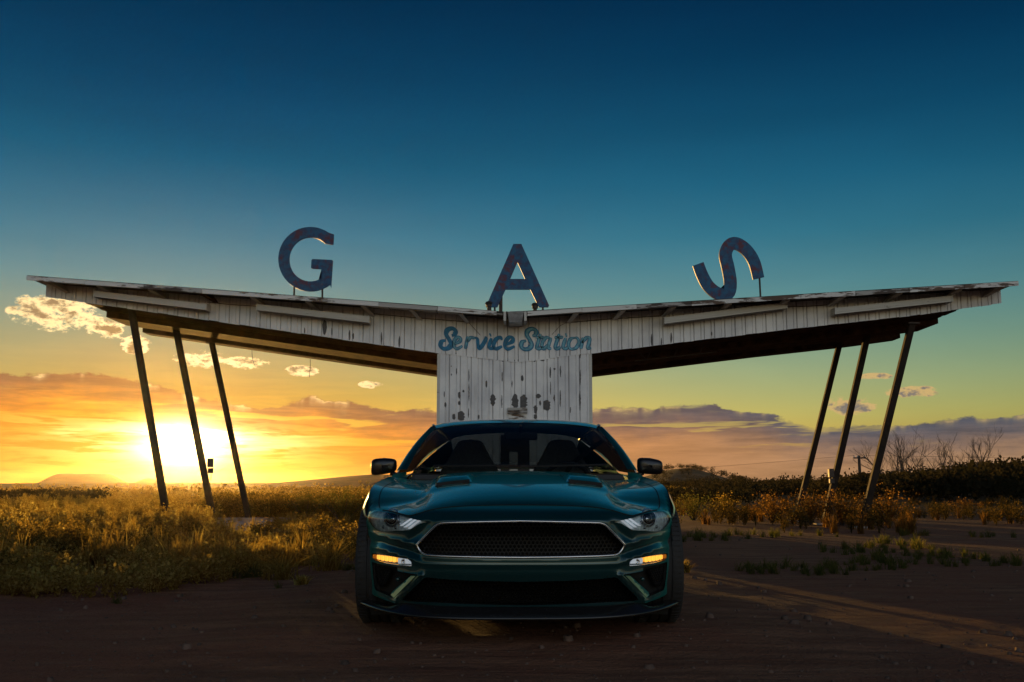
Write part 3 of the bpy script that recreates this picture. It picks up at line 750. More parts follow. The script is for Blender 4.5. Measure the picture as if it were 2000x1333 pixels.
cl_ = spline([Vector((*g4(*p), 0)) for p in ((265, 316), (300, 408), (352, 498), (432, 558), (510, 556), (528, 470), (510, 350), (488, 240), (520, 164), (580, 150), (660, 204), (722, 300), (757, 432))], 6)
L_, R_ = [], []
for i, p in enumerate(cl_):
    t = (cl_[min(i + 1, len(cl_) - 1)] - cl_[max(i - 1, 0)]).normalized(); nn = Vector((-t.y, t.x, 0)); q = i / (len(cl_) - 1)
    w_ = 11.2 + 1.3 * math.sin(q * math.pi)
    L_.append(tuple((p + nn * w_)[:2])); R_.append(tuple((p - nn * w_)[:2]))
letter('sign_letter', 'tilted blue and rust letter S toppling on the right part of the station roof', L_ + R_[::-1], None, [(1484, 545), (1412, 570)])

# ------------------------------------------------------------------ the car
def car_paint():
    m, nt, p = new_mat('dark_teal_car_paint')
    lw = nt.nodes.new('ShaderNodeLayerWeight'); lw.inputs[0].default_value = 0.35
    c = const(nt, (.003, .042, .046)).mix(const(nt, (.028, .66, .56)), S(nt, lw.outputs['Facing']).sstep(.35, .95))  # brighter at grazing view: lit hood and dark nose put into the colour
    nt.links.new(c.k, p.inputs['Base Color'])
    geo = nt.nodes.new('ShaderNodeNewGeometry')
    fl = noise_tex(nt, geo.outputs['Position'], 900.0, 2, .5); dust = noise_tex(nt, geo.outputs['Position'], 6.0, 5, .6)
    p.inputs['Metallic'].default_value = 0.5
    nt.links.new(((fl - .5) * .10 + .34 + (dust - .5) * .08).k, p.inputs['Roughness'])
    p.inputs['Coat Weight'].default_value = 1.0; p.inputs['Coat IOR'].default_value = 1.5
    nt.links.new((dust.sstep(.4, .8) * .05 + .02).k, p.inputs['Coat Roughness'])
    return m
def glass(name, tint, refl=1.0, ior=1.5):
    m = bpy.data.materials.new(name); m.use_nodes = True; nt = m.node_tree; nt.nodes.clear()
    out = nt.nodes.new('ShaderNodeOutputMaterial'); mix = nt.nodes.new('ShaderNodeMixShader')
    tr = nt.nodes.new('ShaderNodeBsdfTransparent'); tr.inputs[0].default_value = (*tint, 1)
    gl = nt.nodes.new('ShaderNodeBsdfGlossy'); gl.inputs['Roughness'].default_value = 0.015
    fr = nt.nodes.new('ShaderNodeFresnel'); fr.inputs[0].default_value = ior
    f = S(nt, fr.outputs[0]) * refl
    nt.links.new(f.k, mix.inputs[0]); nt.links.new(tr.outputs[0], mix.inputs[1]); nt.links.new(gl.outputs[0], mix.inputs[2]); nt.links.new(mix.outputs[0], out.inputs[0])
    return m
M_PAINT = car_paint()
M_BLK = simple('gloss_black_plastic', (.010, .010, .011), .22, var=.1, scale=30)
M_MATTE = simple('matt_black_plastic', (.012, .012, .012), .55, var=.2, scale=30)
M_VOID = simple('dark_cavity', (.004, .004, .004), .8, var=.1)
M_CHROME = simple('dark_chrome', (.78, .76, .74), .2, metal=1.0, var=.08, scale=20)
M_SILVER = simple('lamp_reflector', (.62, .66, .70), .22, metal=.9, var=.15, scale=60)
M_LAMPIN = simple('lamp_housing', (.62, .74, .80), .25, metal=.0, var=.3, scale=40)
M_RUBBER = simple('tyre_rubber', (.016, .015, .015), .75, var=.25, scale=18, bump=.3, bscale=120)
M_RIM = simple('dark_alloy', (.03, .03, .032), .3, metal=.8, var=.15)
M_GLASS = glass('windscreen_glass', (.60, .65, .64), .8)
M_SGLASS = glass('tinted_side_glass', (.13, .14, .14), .9)
M_GRM = simple('grille_black', (.004, .004, .004), .38, var=.1, spec=.35)
M_LENS = glass('lamp_lens', (.97, .98, .99), 1.0)
M_SEAT = simple('grey_seat_cloth', (.17, .18, .18), .8, var=.2, scale=50)
M_TRIMIN = simple('black_interior', (.014, .014, .015), .65, var=.2)
M_AMBER = emissive('amber_turn_signal', (1.0, .42, .05), 1.5)
M_AMBERD = emissive('amber_lens_edge', (.9, .25, .02), .25)
M_DRL = emissive('white_marker_lamp', (.85, .92, 1.0), .30)
M_GAP = simple('panel_gap', (.002, .002, .002), .9, var=0)

NOSE = 5.2; CX = .046
PROF = [(.10, .13), (.16, .10), (.22, .065), (.30, .035), (.36, .012), (.41, .0), (.45, .0), (.50, .010), (.58, .014), (.63, .004), (.655, .002), (.68, .020), (.70, .045), (.715, .075), (.735, .14), (.76, .23)]
def pchip(pts):
    xs_ = np.array([p[0] for p in pts]); ys_ = np.array([p[1] for p in pts]); h = np.diff(xs_); d = np.diff(ys_) / h
    m = np.zeros(len(xs_)); m[0], m[-1] = d[0], d[-1]
    for i in range(1, len(xs_) - 1):
        if d[i - 1] * d[i] > 0: w1, w2 = 2 * h[i] + h[i - 1], h[i] + 2 * h[i - 1]; m[i] = (w1 + w2) / (w1 / d[i - 1] + w2 / d[i])
    xl, yl, ml = xs_.tolist(), ys_.tolist(), m.tolist()
    def f(x):
        if x <= xl[0]: return yl[0] + ml[0] * (x - xl[0])
        if x >= xl[-1]: return yl[-1] + ml[-1] * (x - xl[-1])
        i = 0
        while x > xl[i + 1]: i += 1
        hh = xl[i + 1] - xl[i]; t = (x - xl[i]) / hh
        return (yl[i] * (1 + 2 * t) * (1 - t) ** 2 + ml[i] * hh * t * (1 - t) ** 2 + yl[i + 1] * t * t * (3 - 2 * t) + ml[i + 1] * hh * t * t * (t - 1))
    return f
prof_f = pchip(PROF)
def Dbase(x, z): return .97 * abs(x) ** 3.6 + prof_f(z)
def fpx(px, py):
    """photograph pixel on the car front (left half) -> car (x, z)"""
    y = 0.0
    for _ in range(12):
        p = at(px, py, NOSE + y); x = p.x - CX - (.0055 * -y); y = .5 * y + .5 * Dbase(x, p.z)
    return (x, p.z)
def dens(poly, step, closed=True):
    out = []; n = len(poly)
    for i in range(n if closed else n - 1):
        a_, b_ = Vector(poly[i]), Vector(poly[(i + 1) % n]); k = max(1, int((b_ - a_).length / step))
        for j in range(k): out.append(tuple(a_ + (b_ - a_) * j / k))
    if not closed: out.append(tuple(poly[-1]))
    return out
def pl(pts): return [fpx(*p) for p in pts]
def mir(poly): return [(-x, z) for x, z in poly][::-1]
def half(pts):
    """left half outline (top centre -> down the left -> bottom centre) to a closed symmetric loop"""
    L = pl(pts); L[0] = (0.0, L[0][1]); L[-1] = (0.0, L[-1][1])
    return L + [(-x, z) for x, z in L[1:-1]][::-1]
def rnd(poly, n=4): return [tuple(p) for p in spline([Vector((*p, 0)) for p in poly], n, True)]
GR = half([(1017, 1015.5), (940, 1017), (880, 1018.5), (862, 1019.5), (853, 1022.5), (846, 1028), (816, 1058), (812.5, 1063), (813, 1068), (818, 1076), (824, 1083), (832, 1086.5), (850, 1088), (930, 1090.5), (1017, 1091.5)])
LG = half([(1017, 1137), (930, 1135), (860, 1131), (834, 1128), (828, 1130), (790, 1166), (786, 1172), (796, 1174.5), (850, 1177), (940, 1181), (1017, 1183)])
HL = pl([(719.5, 1012), (724, 1004), (733, 999), (748, 999.8), (767, 1003), (782, 1007), (797, 1011.5), (815, 1016), (836, 1020), (820, 1023), (808, 1030), (799, 1035.5), (785, 1037), (773, 1037), (758, 1038.5), (746, 1039), (736, 1035), (727, 1027), (721, 1019)])
FL = pl([(726, 1081.5), (735, 1081.5), (755, 1085), (776, 1089), (797, 1092), (803, 1097), (805, 1103), (800, 1106), (780, 1103.5), (756, 1100), (736, 1096), (728, 1090)])
RC = pl([(727, 1098), (738, 1101), (758, 1105), (776, 1108), (777, 1115.5), (795, 1119), (815, 1122), (805, 1132), (769, 1168), (760, 1164), (734, 1153), (731, 1145), (728, 1120)])
SI = pl([(730, 1108), (745, 1110.5), (762, 1114), (758, 1128), (750, 1144), (745, 1147), (739, 1147), (735, 1138)])
OUTL = half([(1017, 987), (950, 987.8), (885, 990.5), (858, 993.5), (836, 998), (815, 1004.5), (803, 1007.5), (797, 1008), (782, 1004), (767, 1000), (748, 996.8), (733, 996), (723, 1000.5), (717.5, 1010), (716, 1020), (716.5, 1035), (717.5, 1055), (719, 1080), (721, 1110), (724, 1140), (724, 1158), (732, 1164), (770, 1178), (810, 1181), (900, 1185), (1017, 1188)])
# ridges and hollows pressed into the bumper skin: (polyline, amplitude towards the back, width, shape)
FEAT = [(pl([(718, 1038), (740, 1045), (770, 1053.5), (790, 1058), (812, 1063)]), -.014, .013, 'e'),
        (pl([(722, 1057), (745, 1058), (770, 1067), (800, 1076), (818, 1082)]), .016, .016, 'g'),
        (pl([(722, 1070), (740, 1070), (762, 1077.5), (790, 1086), (806, 1092)]), -.017, .011, 'e'),
        (pl([(812, 1097), (828, 1102), (1017, 1105)]), -.007, .014, 'g'),
        (pl([(836, 1024), (812, 1048), (800, 1056)]), .010, .020, 'g'),
        (pl([(826, 1124), (800, 1150), (772, 1174)]), -.016, .012, 'e'),
        (pl([(777, 1117), (800, 1121), (823, 1123)]), -.014, .008, 'e'),
        (pl([(772, 1174), (750, 1167), (731, 1156)]), -.014, .010, 'e')]
def segd(px, pz, poly):
    best = 9
    for (ax, az), (bx_, bz) in zip(poly, poly[1:]):
        dx, dz = bx_ - ax, bz - az; t = max(0, min(1, ((px - ax) * dx + (pz - az) * dz) / (dx * dx + dz * dz + 1e-12)))
        d = (px - ax - t * dx) ** 2 + (pz - az - t * dz) ** 2
        if d < best: best = d
    return math.sqrt(best)
GRL = GR + [GR[0]]
def D(x, z):
    y = Dbase(x, z); ax = -abs(x)
    for poly, amp, w, kd in FEAT:
        d = segd(ax, z, poly)
        if d < w * 5: y += amp * (math.exp(-math.sqrt(d * d + 9e-6) / w) if kd == 'e' else math.exp(-(d / w) ** 2))
    if .40 < z < .70:
        d = segd(ax, z, GRL)
        if d < .08: y += -.009 * math.exp(-(d / .022) ** 2)
    return y
def cdt_patch(outline, holes, step, margin=.35):
    """triangulated sheet in 2D with exact hole borders; returns points, triangles tagged by hole index (-1 = skin)"""
    loops = [outline] + holes; pts, edges = [], []
    for lp in loops:
        o = len(pts); pts += [Vector(p) for p in lp]; edges += [(o + i, o + (i + 1) % len(lp)) for i in range(len(lp))]
    nb = len(pts); B = np.array([tuple(p) for p in pts])
    x0, y0 = B.min(0); x1, y1 = B.max(0)
    for iy, yy in enumerate(np.arange(y0 + step / 2, y1, step * .9)):
        for xx in np.arange(x0 + step / 2 + (iy % 2) * step / 2, x1, step):
            if np.min((B[:, 0] - xx) ** 2 + (B[:, 1] - yy) ** 2) > (step * margin) ** 2 and inpoly(xx, yy, outline): pts.append(Vector((xx, yy)))
    r = delaunay_2d_cdt(pts, edges, [], 0, 1e-7)
    V2 = [tuple(v) for v in r[0]]; tri = []
    for t in r[2]:
        cx_ = sum(V2[i][0] for i in t) / 3; cy_ = sum(V2[i][1] for i in t) / 3
        if not inpoly(cx_, cy_, outline): continue
        k = -1
        for i, h in enumerate(holes):
            if inpoly(cx_, cy_, h): k = i; break
        tri.append((tuple(t), k))
    return V2, tri
def sheet(name, V2, tris, f3, nrm, mat, parent):
    used = sorted({i for t in tris for i in t}); mp = {u: i for i, u in enumerate(used)}
    P3 = [f3(*V2[u]) for u in used]
    me = bpy.data.meshes.new(name); me.from_pydata(P3, [], [tuple(mp[i] for i in t) for t in tris]); me.materials.append(mat)
    N = [nrm(*V2[u]) for u in used]
    # orient faces with the analytic normals
    bm = bmesh.new(); bm.from_mesh(me); bm.verts.ensure_lookup_table()
    fl = [f for f in bm.faces if f.normal.dot(sum((Vector(N[v.index]) for v in f.verts), Vector())) < 0]
    bmesh.ops.reverse_faces(bm, faces=fl); bm.to_mesh(me); bm.free()
    me.polygons.foreach_set('use_smooth', [True] * len(me.polygons))
    me.normals_split_custom_set_from_vertices(N); me.update()
    o = bpy.data.objects.new(name, me); COL.objects.link(o); o.parent = parent
    return o
def front3(off=0.0): return lambda x, z: (x, D(x, z) + off, z)
def front_n(x, z):
    h = .002; dx = (D(x + h, z) - D(x - h, z)) / (2 * h); dz = (D(x, z + h) - D(x, z - h)) / (2 * h)
    return Vector((dx, -1, dz)).normalized()
car = empty('car', (CX, NOSE, 0), 'dark teal two-door muscle car parked nose-on in front of the gas station', 'car', rz=.0055)
ST = .013
holes = [dens(h, ST) for h in (GR, LG, HL, mir(HL), FL, mir(FL), RC, mir(RC))]
V2, TR = cdt_patch(dens(OUTL, ST), holes, ST)
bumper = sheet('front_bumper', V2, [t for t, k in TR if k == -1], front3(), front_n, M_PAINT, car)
def wall(poly, d0, d1, name, mat, parent, sy=1.0):
    """rim of an opening: from the skin back into the car"""
    n = len(poly); vv = [(x, D(x, z) + d0, z) for x, z in poly] + [(x, D(x, z) + d1, z) for x, z in poly]
    return MB().add(vv, [(i, (i + 1) % n, n + (i + 1) % n, n + i) for i in range(n)]).build(name, mat, parent, smooth=True, fix=False)
def inset(poly, k):
    cx_ = sum(p[0] for p in poly) / len(poly); cz = sum(p[1] for p in poly) / len(poly)
    return [(cx_ + (x - cx_) * k, cz + (z - cz) * k) for x, z in poly]
def hexmesh(poly, pitch, dy, name, mat, parent, wallr=.78, depth=.016):
    xs_ = [p[0] for p in poly]; zs_ = [p[1] for p in poly]; m_ = MB(); row = 0; z = min(zs_)
    R0 = pitch / math.sqrt(3)
    while z < max(zs_):
        x = -math.ceil(-min(xs_) / pitch) * pitch + (pitch / 2 if row % 2 else 0)
        while x < max(xs_):
            if inpoly(x, z, poly):
                vv = []
                for rr, dd in ((R0 * 1.01, .003), (R0 * .90, 0.0), (R0 * wallr, .0), (R0 * (wallr - .06), depth)):
                    for k in range(6):
                        a_ = math.pi / 6 + k * math.pi / 3; X, Z = x + rr * math.cos(a_), z + rr * math.sin(a_)
                        vv.append((X, Dbase(X, Z) + dy + dd, Z))
                m_.add(vv, [(q * 6 + k, q * 6 + (k + 1) % 6, (q + 1) * 6 + (k + 1) % 6, (q + 1) * 6 + k) for q in range(3) for k in range(6)])
            x += pitch
        z += pitch * .866; row += 1
    return m_.build(name, mat, parent, fix=False)
# main grille
gd = dens(GR, ST)
grille = MB().tube([(x, D(x, z) - .001, z) for x, z in dens(inset(GR, 1.0), .012)] , .0001, 3, cap=False)
ring = []
m_ = MB(); n = len(gd)
sec = [(1.000, .004), (.998, -.007), (.990, -.011), (.980, -.008), (.974, .004), (.970, .055)]
loops = []
for k, dd in sec:
    q = inset(gd, 1.0); cx_ = 0; cz = sum(p[1] for p in gd) / n
    # even width rim: move along the outline normal
    lp = []
    for i, (x, z) in enumerate(gd):
        a_, b_ = Vector(gd[i - 1]), Vector(gd[(i + 1) % n]); t = (b_ - a_).normalized(); nn = Vector((-t.y, t.x)); w = (1 - k) * .55
        lp.append((x + nn.x * w, D(x, z) + dd, z + nn.y * w))
    loops.append(lp)
vv = [p for lp in loops for p in lp]
ff = [(q * n + i, q * n + (i + 1) % n, (q + 1) * n + (i + 1) % n, (q + 1) * n + i) for q in range(len(sec) - 1) for i in range(n)]
trim = m_.add(vv, ff).build('grille_frame', M_CHROME, car, smooth=True)
trim.data.materials.append(M_BLK)
hexmesh(inset(GR, .985), .0215, .042, 'grille_mesh', M_GRM, car)
MB().add([(x, Dbase(x, z) + .10, z) for x, z in GR], [tuple(range(len(GR)))]).build('grille_backing', M_VOID, car)
wall(dens(LG, ST), 0, .07, 'lower_grille_rim', M_BLK, car)
hexmesh(LG, .0215, .055, 'lower_grille_mesh', M_GRM, car)
MB().add([(x, Dbase(x, z) + .11, z) for x, z in LG], [tuple(range(len(LG)))]).build('lower_grille_backing', M_VOID, car)
# lamps, intakes: both sides
def disc(c, r, yoff, n=20, ring_=None):
    x0, z0 = c; vv = []
    if ring_ is None:
        vv = [(x0, D(x0, z0) + yoff, z0)] + [(x0 + r * math.cos(2 * math.pi * k / n), D(x0, z0) + yoff, z0 + r * math.sin(2 * math.pi * k / n)) for k in range(n)]
        return vv, [(0, 1 + k, 1 + (k + 1) % n) for k in range(n)]
for sgn in (1, -1):
    fx = (lambda p: p) if sgn == 1 else mir
    mx = lambda px, py: (lambda q: (q[0] * sgn, q[1]))(fpx(px, py))
    H = dens(fx(HL), ST); lab = 'left' if sgn == 1 else 'right'
    hi = 2 if sgn == 1 else 3
    hl = sheet('headlight', V2, [t for t, k in TR if k == hi], front3(-.002), front_n, M_LENS, car)
    wall(H, -.001, .06, 'lamp_rim', M_BLK, hl)
    Vh, Th = cdt_patch(H, [], .02)
    sheet('lamp_housing', Vh, [t for t, k in Th], front3(.036), front_n, M_LAMPIN, hl)
    c = mx(763, 1012); y0 = D(*c); O = (c[0], 0, c[1])
    # projector: outer ring, bowl and lens ball; axis along the car
    def lamp_ring(prof_, n_, name_, mat_):
        m_ = MB().lathe(prof_, 'Y', n_, O)
        m_.v = [(x, y + .85 * (Dbase(x, z) - Dbase(*c)), z) for x, y, z in m_.v]      # set along the sweep of the lens
        m_.build(name_, mat_, hl, smooth=True)
    lamp_ring([(.050, y0 + .040), (.050, y0 + .018), (.046, y0 + .012), (.042, y0 + .018), (.040, y0 + .030)], 28, 'halo_ring', M_SILVER)
    lamp_ring([(.037, y0 + .040), (.035, y0 + .020), (.031, y0 + .018), (.026, y0 + .030)], 24, 'projector_ring', M_BLK)
    lamp_ring([(.026, y0 + .034), (.023, y0 + .024), (.016, y0 + .017), (.008, y0 + .013), (.0005, y0 + .012)], 20, 'projector_lens', M_CHROME)
    for (a_, b_) in (((803, 1013.5), (782, 1028)), ((811, 1015), (790, 1031)), ((819, 1016.5), (798, 1033.5))):
        A, B = mx(*a_), mx(*b_); w = .0085; ya, yb_ = D(*A) + .020, D(*B) + .020
        MB().hexa([(A[0] - w, ya, A[1]), (B[0] - w, yb_, B[1]), (B[0] + w, yb_, B[1]), (A[0] + w, ya, A[1]), (A[0] - w, ya + .03, A[1]), (B[0] - w, yb_ + .03, B[1]), (B[0] + w, yb_ + .03, B[1]), (A[0] + w, ya + .03, A[1])]).build('light_bar', M_DRL, hl, bevel=.003)
    for q in ((748, 1030), (772, 1031), (780, 1022)):
        c2 = mx(*q); y2 = D(*c2)
        MB().lathe([(.010, y2 + .05), (.010, y2 + .03), (.0005, y2 + .024)], 'Y', 10, (c2[0], 0, c2[1])).build('lamp_bead', M_SILVER, hl, smooth=True)
    # turn signal / marker lamp
    F = dens(fx(FL), ST)
    fl_ = wall(F, -.001, .045, 'turn_signal', M_BLK, car)
    Vf, Tf = cdt_patch(F, [], .012)
    sheet('lamp_tray', Vf, [t for t, k in Tf], front3(.034), front_n, M_SILVER, fl_)
    for k in range(6):
        u0, u1 = k / 6, (k + .74) / 6
        def q(u, v): return mx(728 + 46 * u, (1083 + 6 * u) + v * (8.0 + 3.0 * min(1, u * 2.5)))
        p4 = [q(u0, .05), q(u1, .05), q(u1, .95), q(u0, .95)]
        MB().hexa([(x, D(x, z) + .030, z) for x, z in p4] + [(x, D(x, z) + .010, z) for x, z in p4]).build('amber_segment', M_AMBERD if k == 0 else M_AMBER, fl_, bevel=.003)
    p4 = [mx(777, 1090.5), mx(796, 1093), mx(803, 1102), mx(777, 1101.5)]
    MB().hexa([(x, D(x, z) + .030, z) for x, z in p4] + [(x, D(x, z) + .008, z) for x, z in p4]).build('marker_lens', M_DRL, fl_, bevel=.004)
    c = mx(788, 1097); y0 = D(*c)
    MB().lathe([(.013, y0 + .02), (.013, y0 + .002), (.010, y0), (.007, y0 + .004), (.0005, y0 + .006)], 'Y', 16, (c[0], 0, c[1])).build('marker_bulb', M_CHROME, fl_, smooth=True)
    low = [mx(*p) for p in ((731, 1094), (756, 1101), (780, 1104.5), (804, 1105.5))]
    MB().tube([(x, D(x, z) - .001, z) for x, z in low], .0035, 6).build('lamp_bezel', M_CHROME, fl_, smooth=True)
    # side intake with its own mesh, framed by the body-coloured blade
    Rr = dens(fx(RC), ST)
    sidei = wall(Rr, -.001, .10, 'side_intake', M_BLK, car)
    Vr, Tr_ = cdt_patch(Rr, [], .02)
    sheet('intake_backing', Vr, [t for t, k in Tr_], front3(.095), front_n, M_VOID, sidei)
    hexmesh(fx(SI), .0155, .045, 'intake_mesh', M_MATTE, sidei, depth=.010)
    wall(dens(fx(SI), ST), .040, .09, 'intake_duct', M_BLK, sidei)
    bl = [mx(*p) for p in ((821, 1123), (772, 1171), (762, 1164), (764, 1158), (802, 1125))]
    dd = [-.004, -.004, .020, .034, .030]
    m_ = MB(); m_.add([(x, D(x, z) + d, z) for (x, z), d in zip(bl, dd)] + [(x, D(x, z) + d + .02, z) for (x, z), d in zip(bl, dd)],
                      [(0, 1, 2, 3, 4), (9, 8, 7, 6, 5)] + [(i, (i + 1) % 5, 5 + (i + 1) % 5, 5 + i) for i in range(5)])
    m_.build('bumper_blade', M_PAINT, sidei, bevel=.004)
    # little sensor and bracket in the recess
    c = mx(776, 1133); y0 = D(*c) + .03
    MB().lathe([(.010, y0 + .03), (.010, y0), (.006, y0 - .004), (.0005, y0 - .004)], 'Y', 12, (c[0], 0, c[1])).build('parking_sensor', M_PAINT, sidei, smooth=True)

# hood and fender tops as one height field over the plan
HC = pchip([(.10, .715), (.13, .732), (.2, .764), (.35, .802), (.6, .845), (.9, .882), (1.2, .913), (1.5, .938), (1.9, .955)])
CR = [(-.862, .50, .685), (-.868, .57, .705), (-.885, .72, .775), (-.894, .88, .822), (-.897, 1.1, .852), (-.888, 1.4, .878), (-.874, 1.75, .902), (-.865, 2.0, .915)]
xf = pchip([(y, -x) for x, y, z in CR]); zf = pchip([(.1, .60)] + [(y, z) for x, y, z in CR])
SH = pchip([(-.1, 0), (0, 0), (.1, 0), (.30, .003), (.54, .012), (.585, .018), (.625, .040), (.68, .052), (.76, .046), (.88, .030), (1, 0)])
seamL = [p for p in OUTL if p[0] <= 0.0]; seam = []
top_half = half([(1017, 987), (950, 987.8), (885, 990.5), (858, 993.5), (836, 998), (815, 1004.5), (803, 1007.5), (797, 1008), (782, 1004), (767, 1000), (748, 996.8), (733, 996), (723, 1000.5), (717.5, 1010), (1017, 1300)])
th = [p for p in top_half[:14]]
seam_xy = [(-x, Dbase(x, z), z) for x, z in th]      # positive x side, from the centre out
SX = [p[0] for p in seam_xy]
ys_f = lambda x: interp([(p[0], p[1]) for p in seam_xy], abs(x)); zs_f = lambda x: interp([(p[0], p[2]) for p in seam_xy], abs(x))
def H0(x, y):
    x = abs(x); s = x / xf(y); hc = HC(y); e_ = zf(y)
    s = min(s, 1.03)
    return hc + (e_ - hc) * s ** 2.6 - SH(s) * min(1, max(0, (y - .12) / .5)) * .9
def Hh(x, y):
    b = ys_f(x)
    return H0(x, y) + (zs_f(x) - H0(x, b)) * math.exp(-max(0, y - b) / .13)
def hood_n(x, y):
    h = .004; dx = (Hh(x + h, y) - Hh(x - h, y)) / (2 * h); dy = (Hh(x, y + h) - Hh(x, y - h)) / (2 * h)
    return Vector((-dx, -dy, 1)).normalized()
rear_edge = [(.874, 1.75), (.80, 1.72), (.70, 1.62), (.55, 1.53), (.35, 1.475), (0.0, 1.455)]
outl = [(p[0], p[1]) for p in seam_xy] + [(xf(y), y) for y in (.72, .88, 1.1, 1.25, 1.4, 1.55, 1.68)] + rear_edge
outl = outl + [(-x, y) for x, y in outl[1:-1]][::-1]
# hood outline inside it, its gap drawn as a dark strip on the skin
def hood_line(w):
    h_ = [(x, y + .0, z) for x, y, z in seam_xy if x < .79]
    q = [(p[0], p[1] + .004) for p in h_] + [(.815 - w, .66), (.828 - w, .85), (.826 - w, 1.05), (.81 - w, 1.3), (.785 - w, 1.5), (.765 - w, 1.62), (.69, 1.60), (.54, 1.512), (.34, 1.458), (0, 1.438)]
    return q
Vh2, Th2 = cdt_patch(dens(outl, .025), [], .025)
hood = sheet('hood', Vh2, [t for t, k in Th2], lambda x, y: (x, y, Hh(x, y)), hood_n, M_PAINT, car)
for s_ in (1, -1):
    q = spline([Vector((x * s_, y, 0)) for x, y in ((.79, .52), (.815, .66), (.826, .85), (.824, 1.05), (.81, 1.3), (.785, 1.5), (.765, 1.63))], 8)
    m_ = MB(); w = .0028
    vv = [(p.x - w, p.y, Hh(p.x - w, p.y) + .0012) for p in q] + [(p.x + w, p.y, Hh(p.x + w, p.y) + .0012) for p in q]
    n = len(q); m_.add(vv, [(i, i + 1, n + i + 1, n + i) for i in range(n - 1)]).build('shut_line', M_GAP, hood, fix=False)
    # heat extractor on the hood
    def vp(u, v, dz=0): # u across (inner->outer), v back
        x = s_ * (.262 + .258 * u + (.022 - .022 * v) * (1 - 2 * u)); y = .74 + .46 * v
        return (x, y, Hh(x, y) + dz)
    nu, nv = 8, 8; vv = []
    for j in range(nv + 1):
        for i in range(nu + 1):
            u, v = i / nu, j / nv; e_ = min(1, min(u, 1 - u) * 9)
            vv.append(vp(u, v, .002 + .030 * e_ * (1 - v ** 3) * min(1, .6 + v * 8)))
    MB().add(vv, [(j * (nu + 1) + i, j * (nu + 1) + i + 1, (j + 1) * (nu + 1) + i + 1, (j + 1) * (nu + 1) + i) for j in range(nv) for i in range(nu)]).build('hood_vent', M_PAINT, hood, smooth=True)
    m_ = MB(); m_.add([vp(.06, -.10, .0015), vp(.94, -.10, .0015), vp(.96, .0, .0015), vp(.04, .0, .0015)], [(0, 1, 2, 3)])
    m_.add([vp(.04, -.004, .001), vp(.96, -.004, .001), vp(.96, .004, .022), vp(.04, .004, .022)], [(0, 1, 2, 3)])
    m_.build('vent_slot', M_VOID, hood, fix=False)  # flat dark patch: the slot's shade put on the hood as colour
    MB().tube([vp(.06, -.105, .002), vp(.5, -.11, .002), vp(.94, -.105, .002)], .003, 6).build('vent_lip', M_PAINT, hood)
# seam between hood and bumper
q = [(-p[0], p[1], p[2]) for p in seam_xy[::-1] if p[0] < .80] + [p for p in seam_xy[1:] if p[0] < .80]
MB().tube([(x, y - .001, z + .0005) for x, y, z in q], .0035, 5).build('shut_line', M_GAP, hood)

# body side (fender, door, rear quarter) as a height field over (y, z)
bnd = [fpx(*p) for p in ((717.5, 1010), (716, 1020), (716.5, 1035), (717.5, 1055), (719, 1080), (721, 1110), (724, 1140), (724, 1158))]
bnd = [(Dbase(x, z), z, -x) for x, z in bnd]          # y, z, x
BELT = [(2.0, .915), (2.6, .925), (3.1, .945), (3.5, .975), (4.0, 1.005), (4.45, 1.01), (4.72, .995)]
belt_x = pchip([(2.0, .865), (2.6, .85), (3.1, .855), (3.6, .875), (4.2, .85), (4.72, .78)])
def topz(y): return zf(y) if y <= 2.0 else interp(BELT, y)
def topx(y): return xf(y) if y <= 2.0 else belt_x(y)
def S0(y, z):
    t = max(0.0, min(1.0, (topz(y) - z) / .20)); X = topx(y)
    mx_ = .952 + .012 * math.exp(-((y - 3.5) / .5) ** 2) - .012 * math.exp(-((y - 2.2) / .6) ** 2) - .10 * sm(4.1, 4.8, y)
    x = X + (mx_ - X) * math.sin(t * math.pi / 2)
    if z < .5: x -= .035 * ((.5 - z) / .3) ** 2
    x -= .012 * math.exp(-((z - .42) / .07) ** 2) * sm(1.3, 1.5, y) * (1 - sm(2.9, 3.1, y))
    return x
yb_f = lambda z: interp(sorted([(b[1], b[0]) for b in bnd]), z); xb_f = lambda z: interp(sorted([(b[1], b[2]) for b in bnd]), z)
def Ss(y, z):
    b = yb_f(z); return S0(y, z) + (xb_f(z) - S0(b, z)) * math.exp(-max(0, y - b) / .07)
def side_n(sg):
    def f(y, z):
        h = .004; dy = (Ss(y + h, z) - Ss(y - h, z)) / (2 * h); dz = (Ss(y, z + h) - Ss(y, z - h)) / (2 * h)
        return Vector((sg, -dy, -dz)).normalized()
    return f
AX = [(.86, .39), (3.58, .39)]; WR = .345
def arc(cy, cz, r, a0, a1, n): return [(cy + r * math.cos(R(a0 + (a1 - a0) * k / n)), cz + r * math.sin(R(a0 + (a1 - a0) * k / n))) for k in range(n + 1)]
ra = .392
so = [(b[0] + .002, b[1]) for b in bnd[:4]]
aa = arc(AX[0][0], AX[0][1], ra - .03, 158, -22, 24); ab = arc(AX[1][0], AX[1][1], ra - .02, 202, -22, 24)
side_out = so + [p for p in aa if p[1] > .2] + [(1.5, .20), (2.2, .19), (3.0, .20)] + [p for p in ab if p[1] > .2] + [(4.3, .26), (4.62, .32), (4.72, .5), (4.74, .8)] + \
           [(y, topz(y)) for y in (4.72, 4.45, 4.0, 3.5, 3.1, 2.8, 2.6, 2.3, 2.0)] + [(y, topz(y)) for y in (1.75, 1.55, 1.4, 1.25, 1.1, .88, .72)]
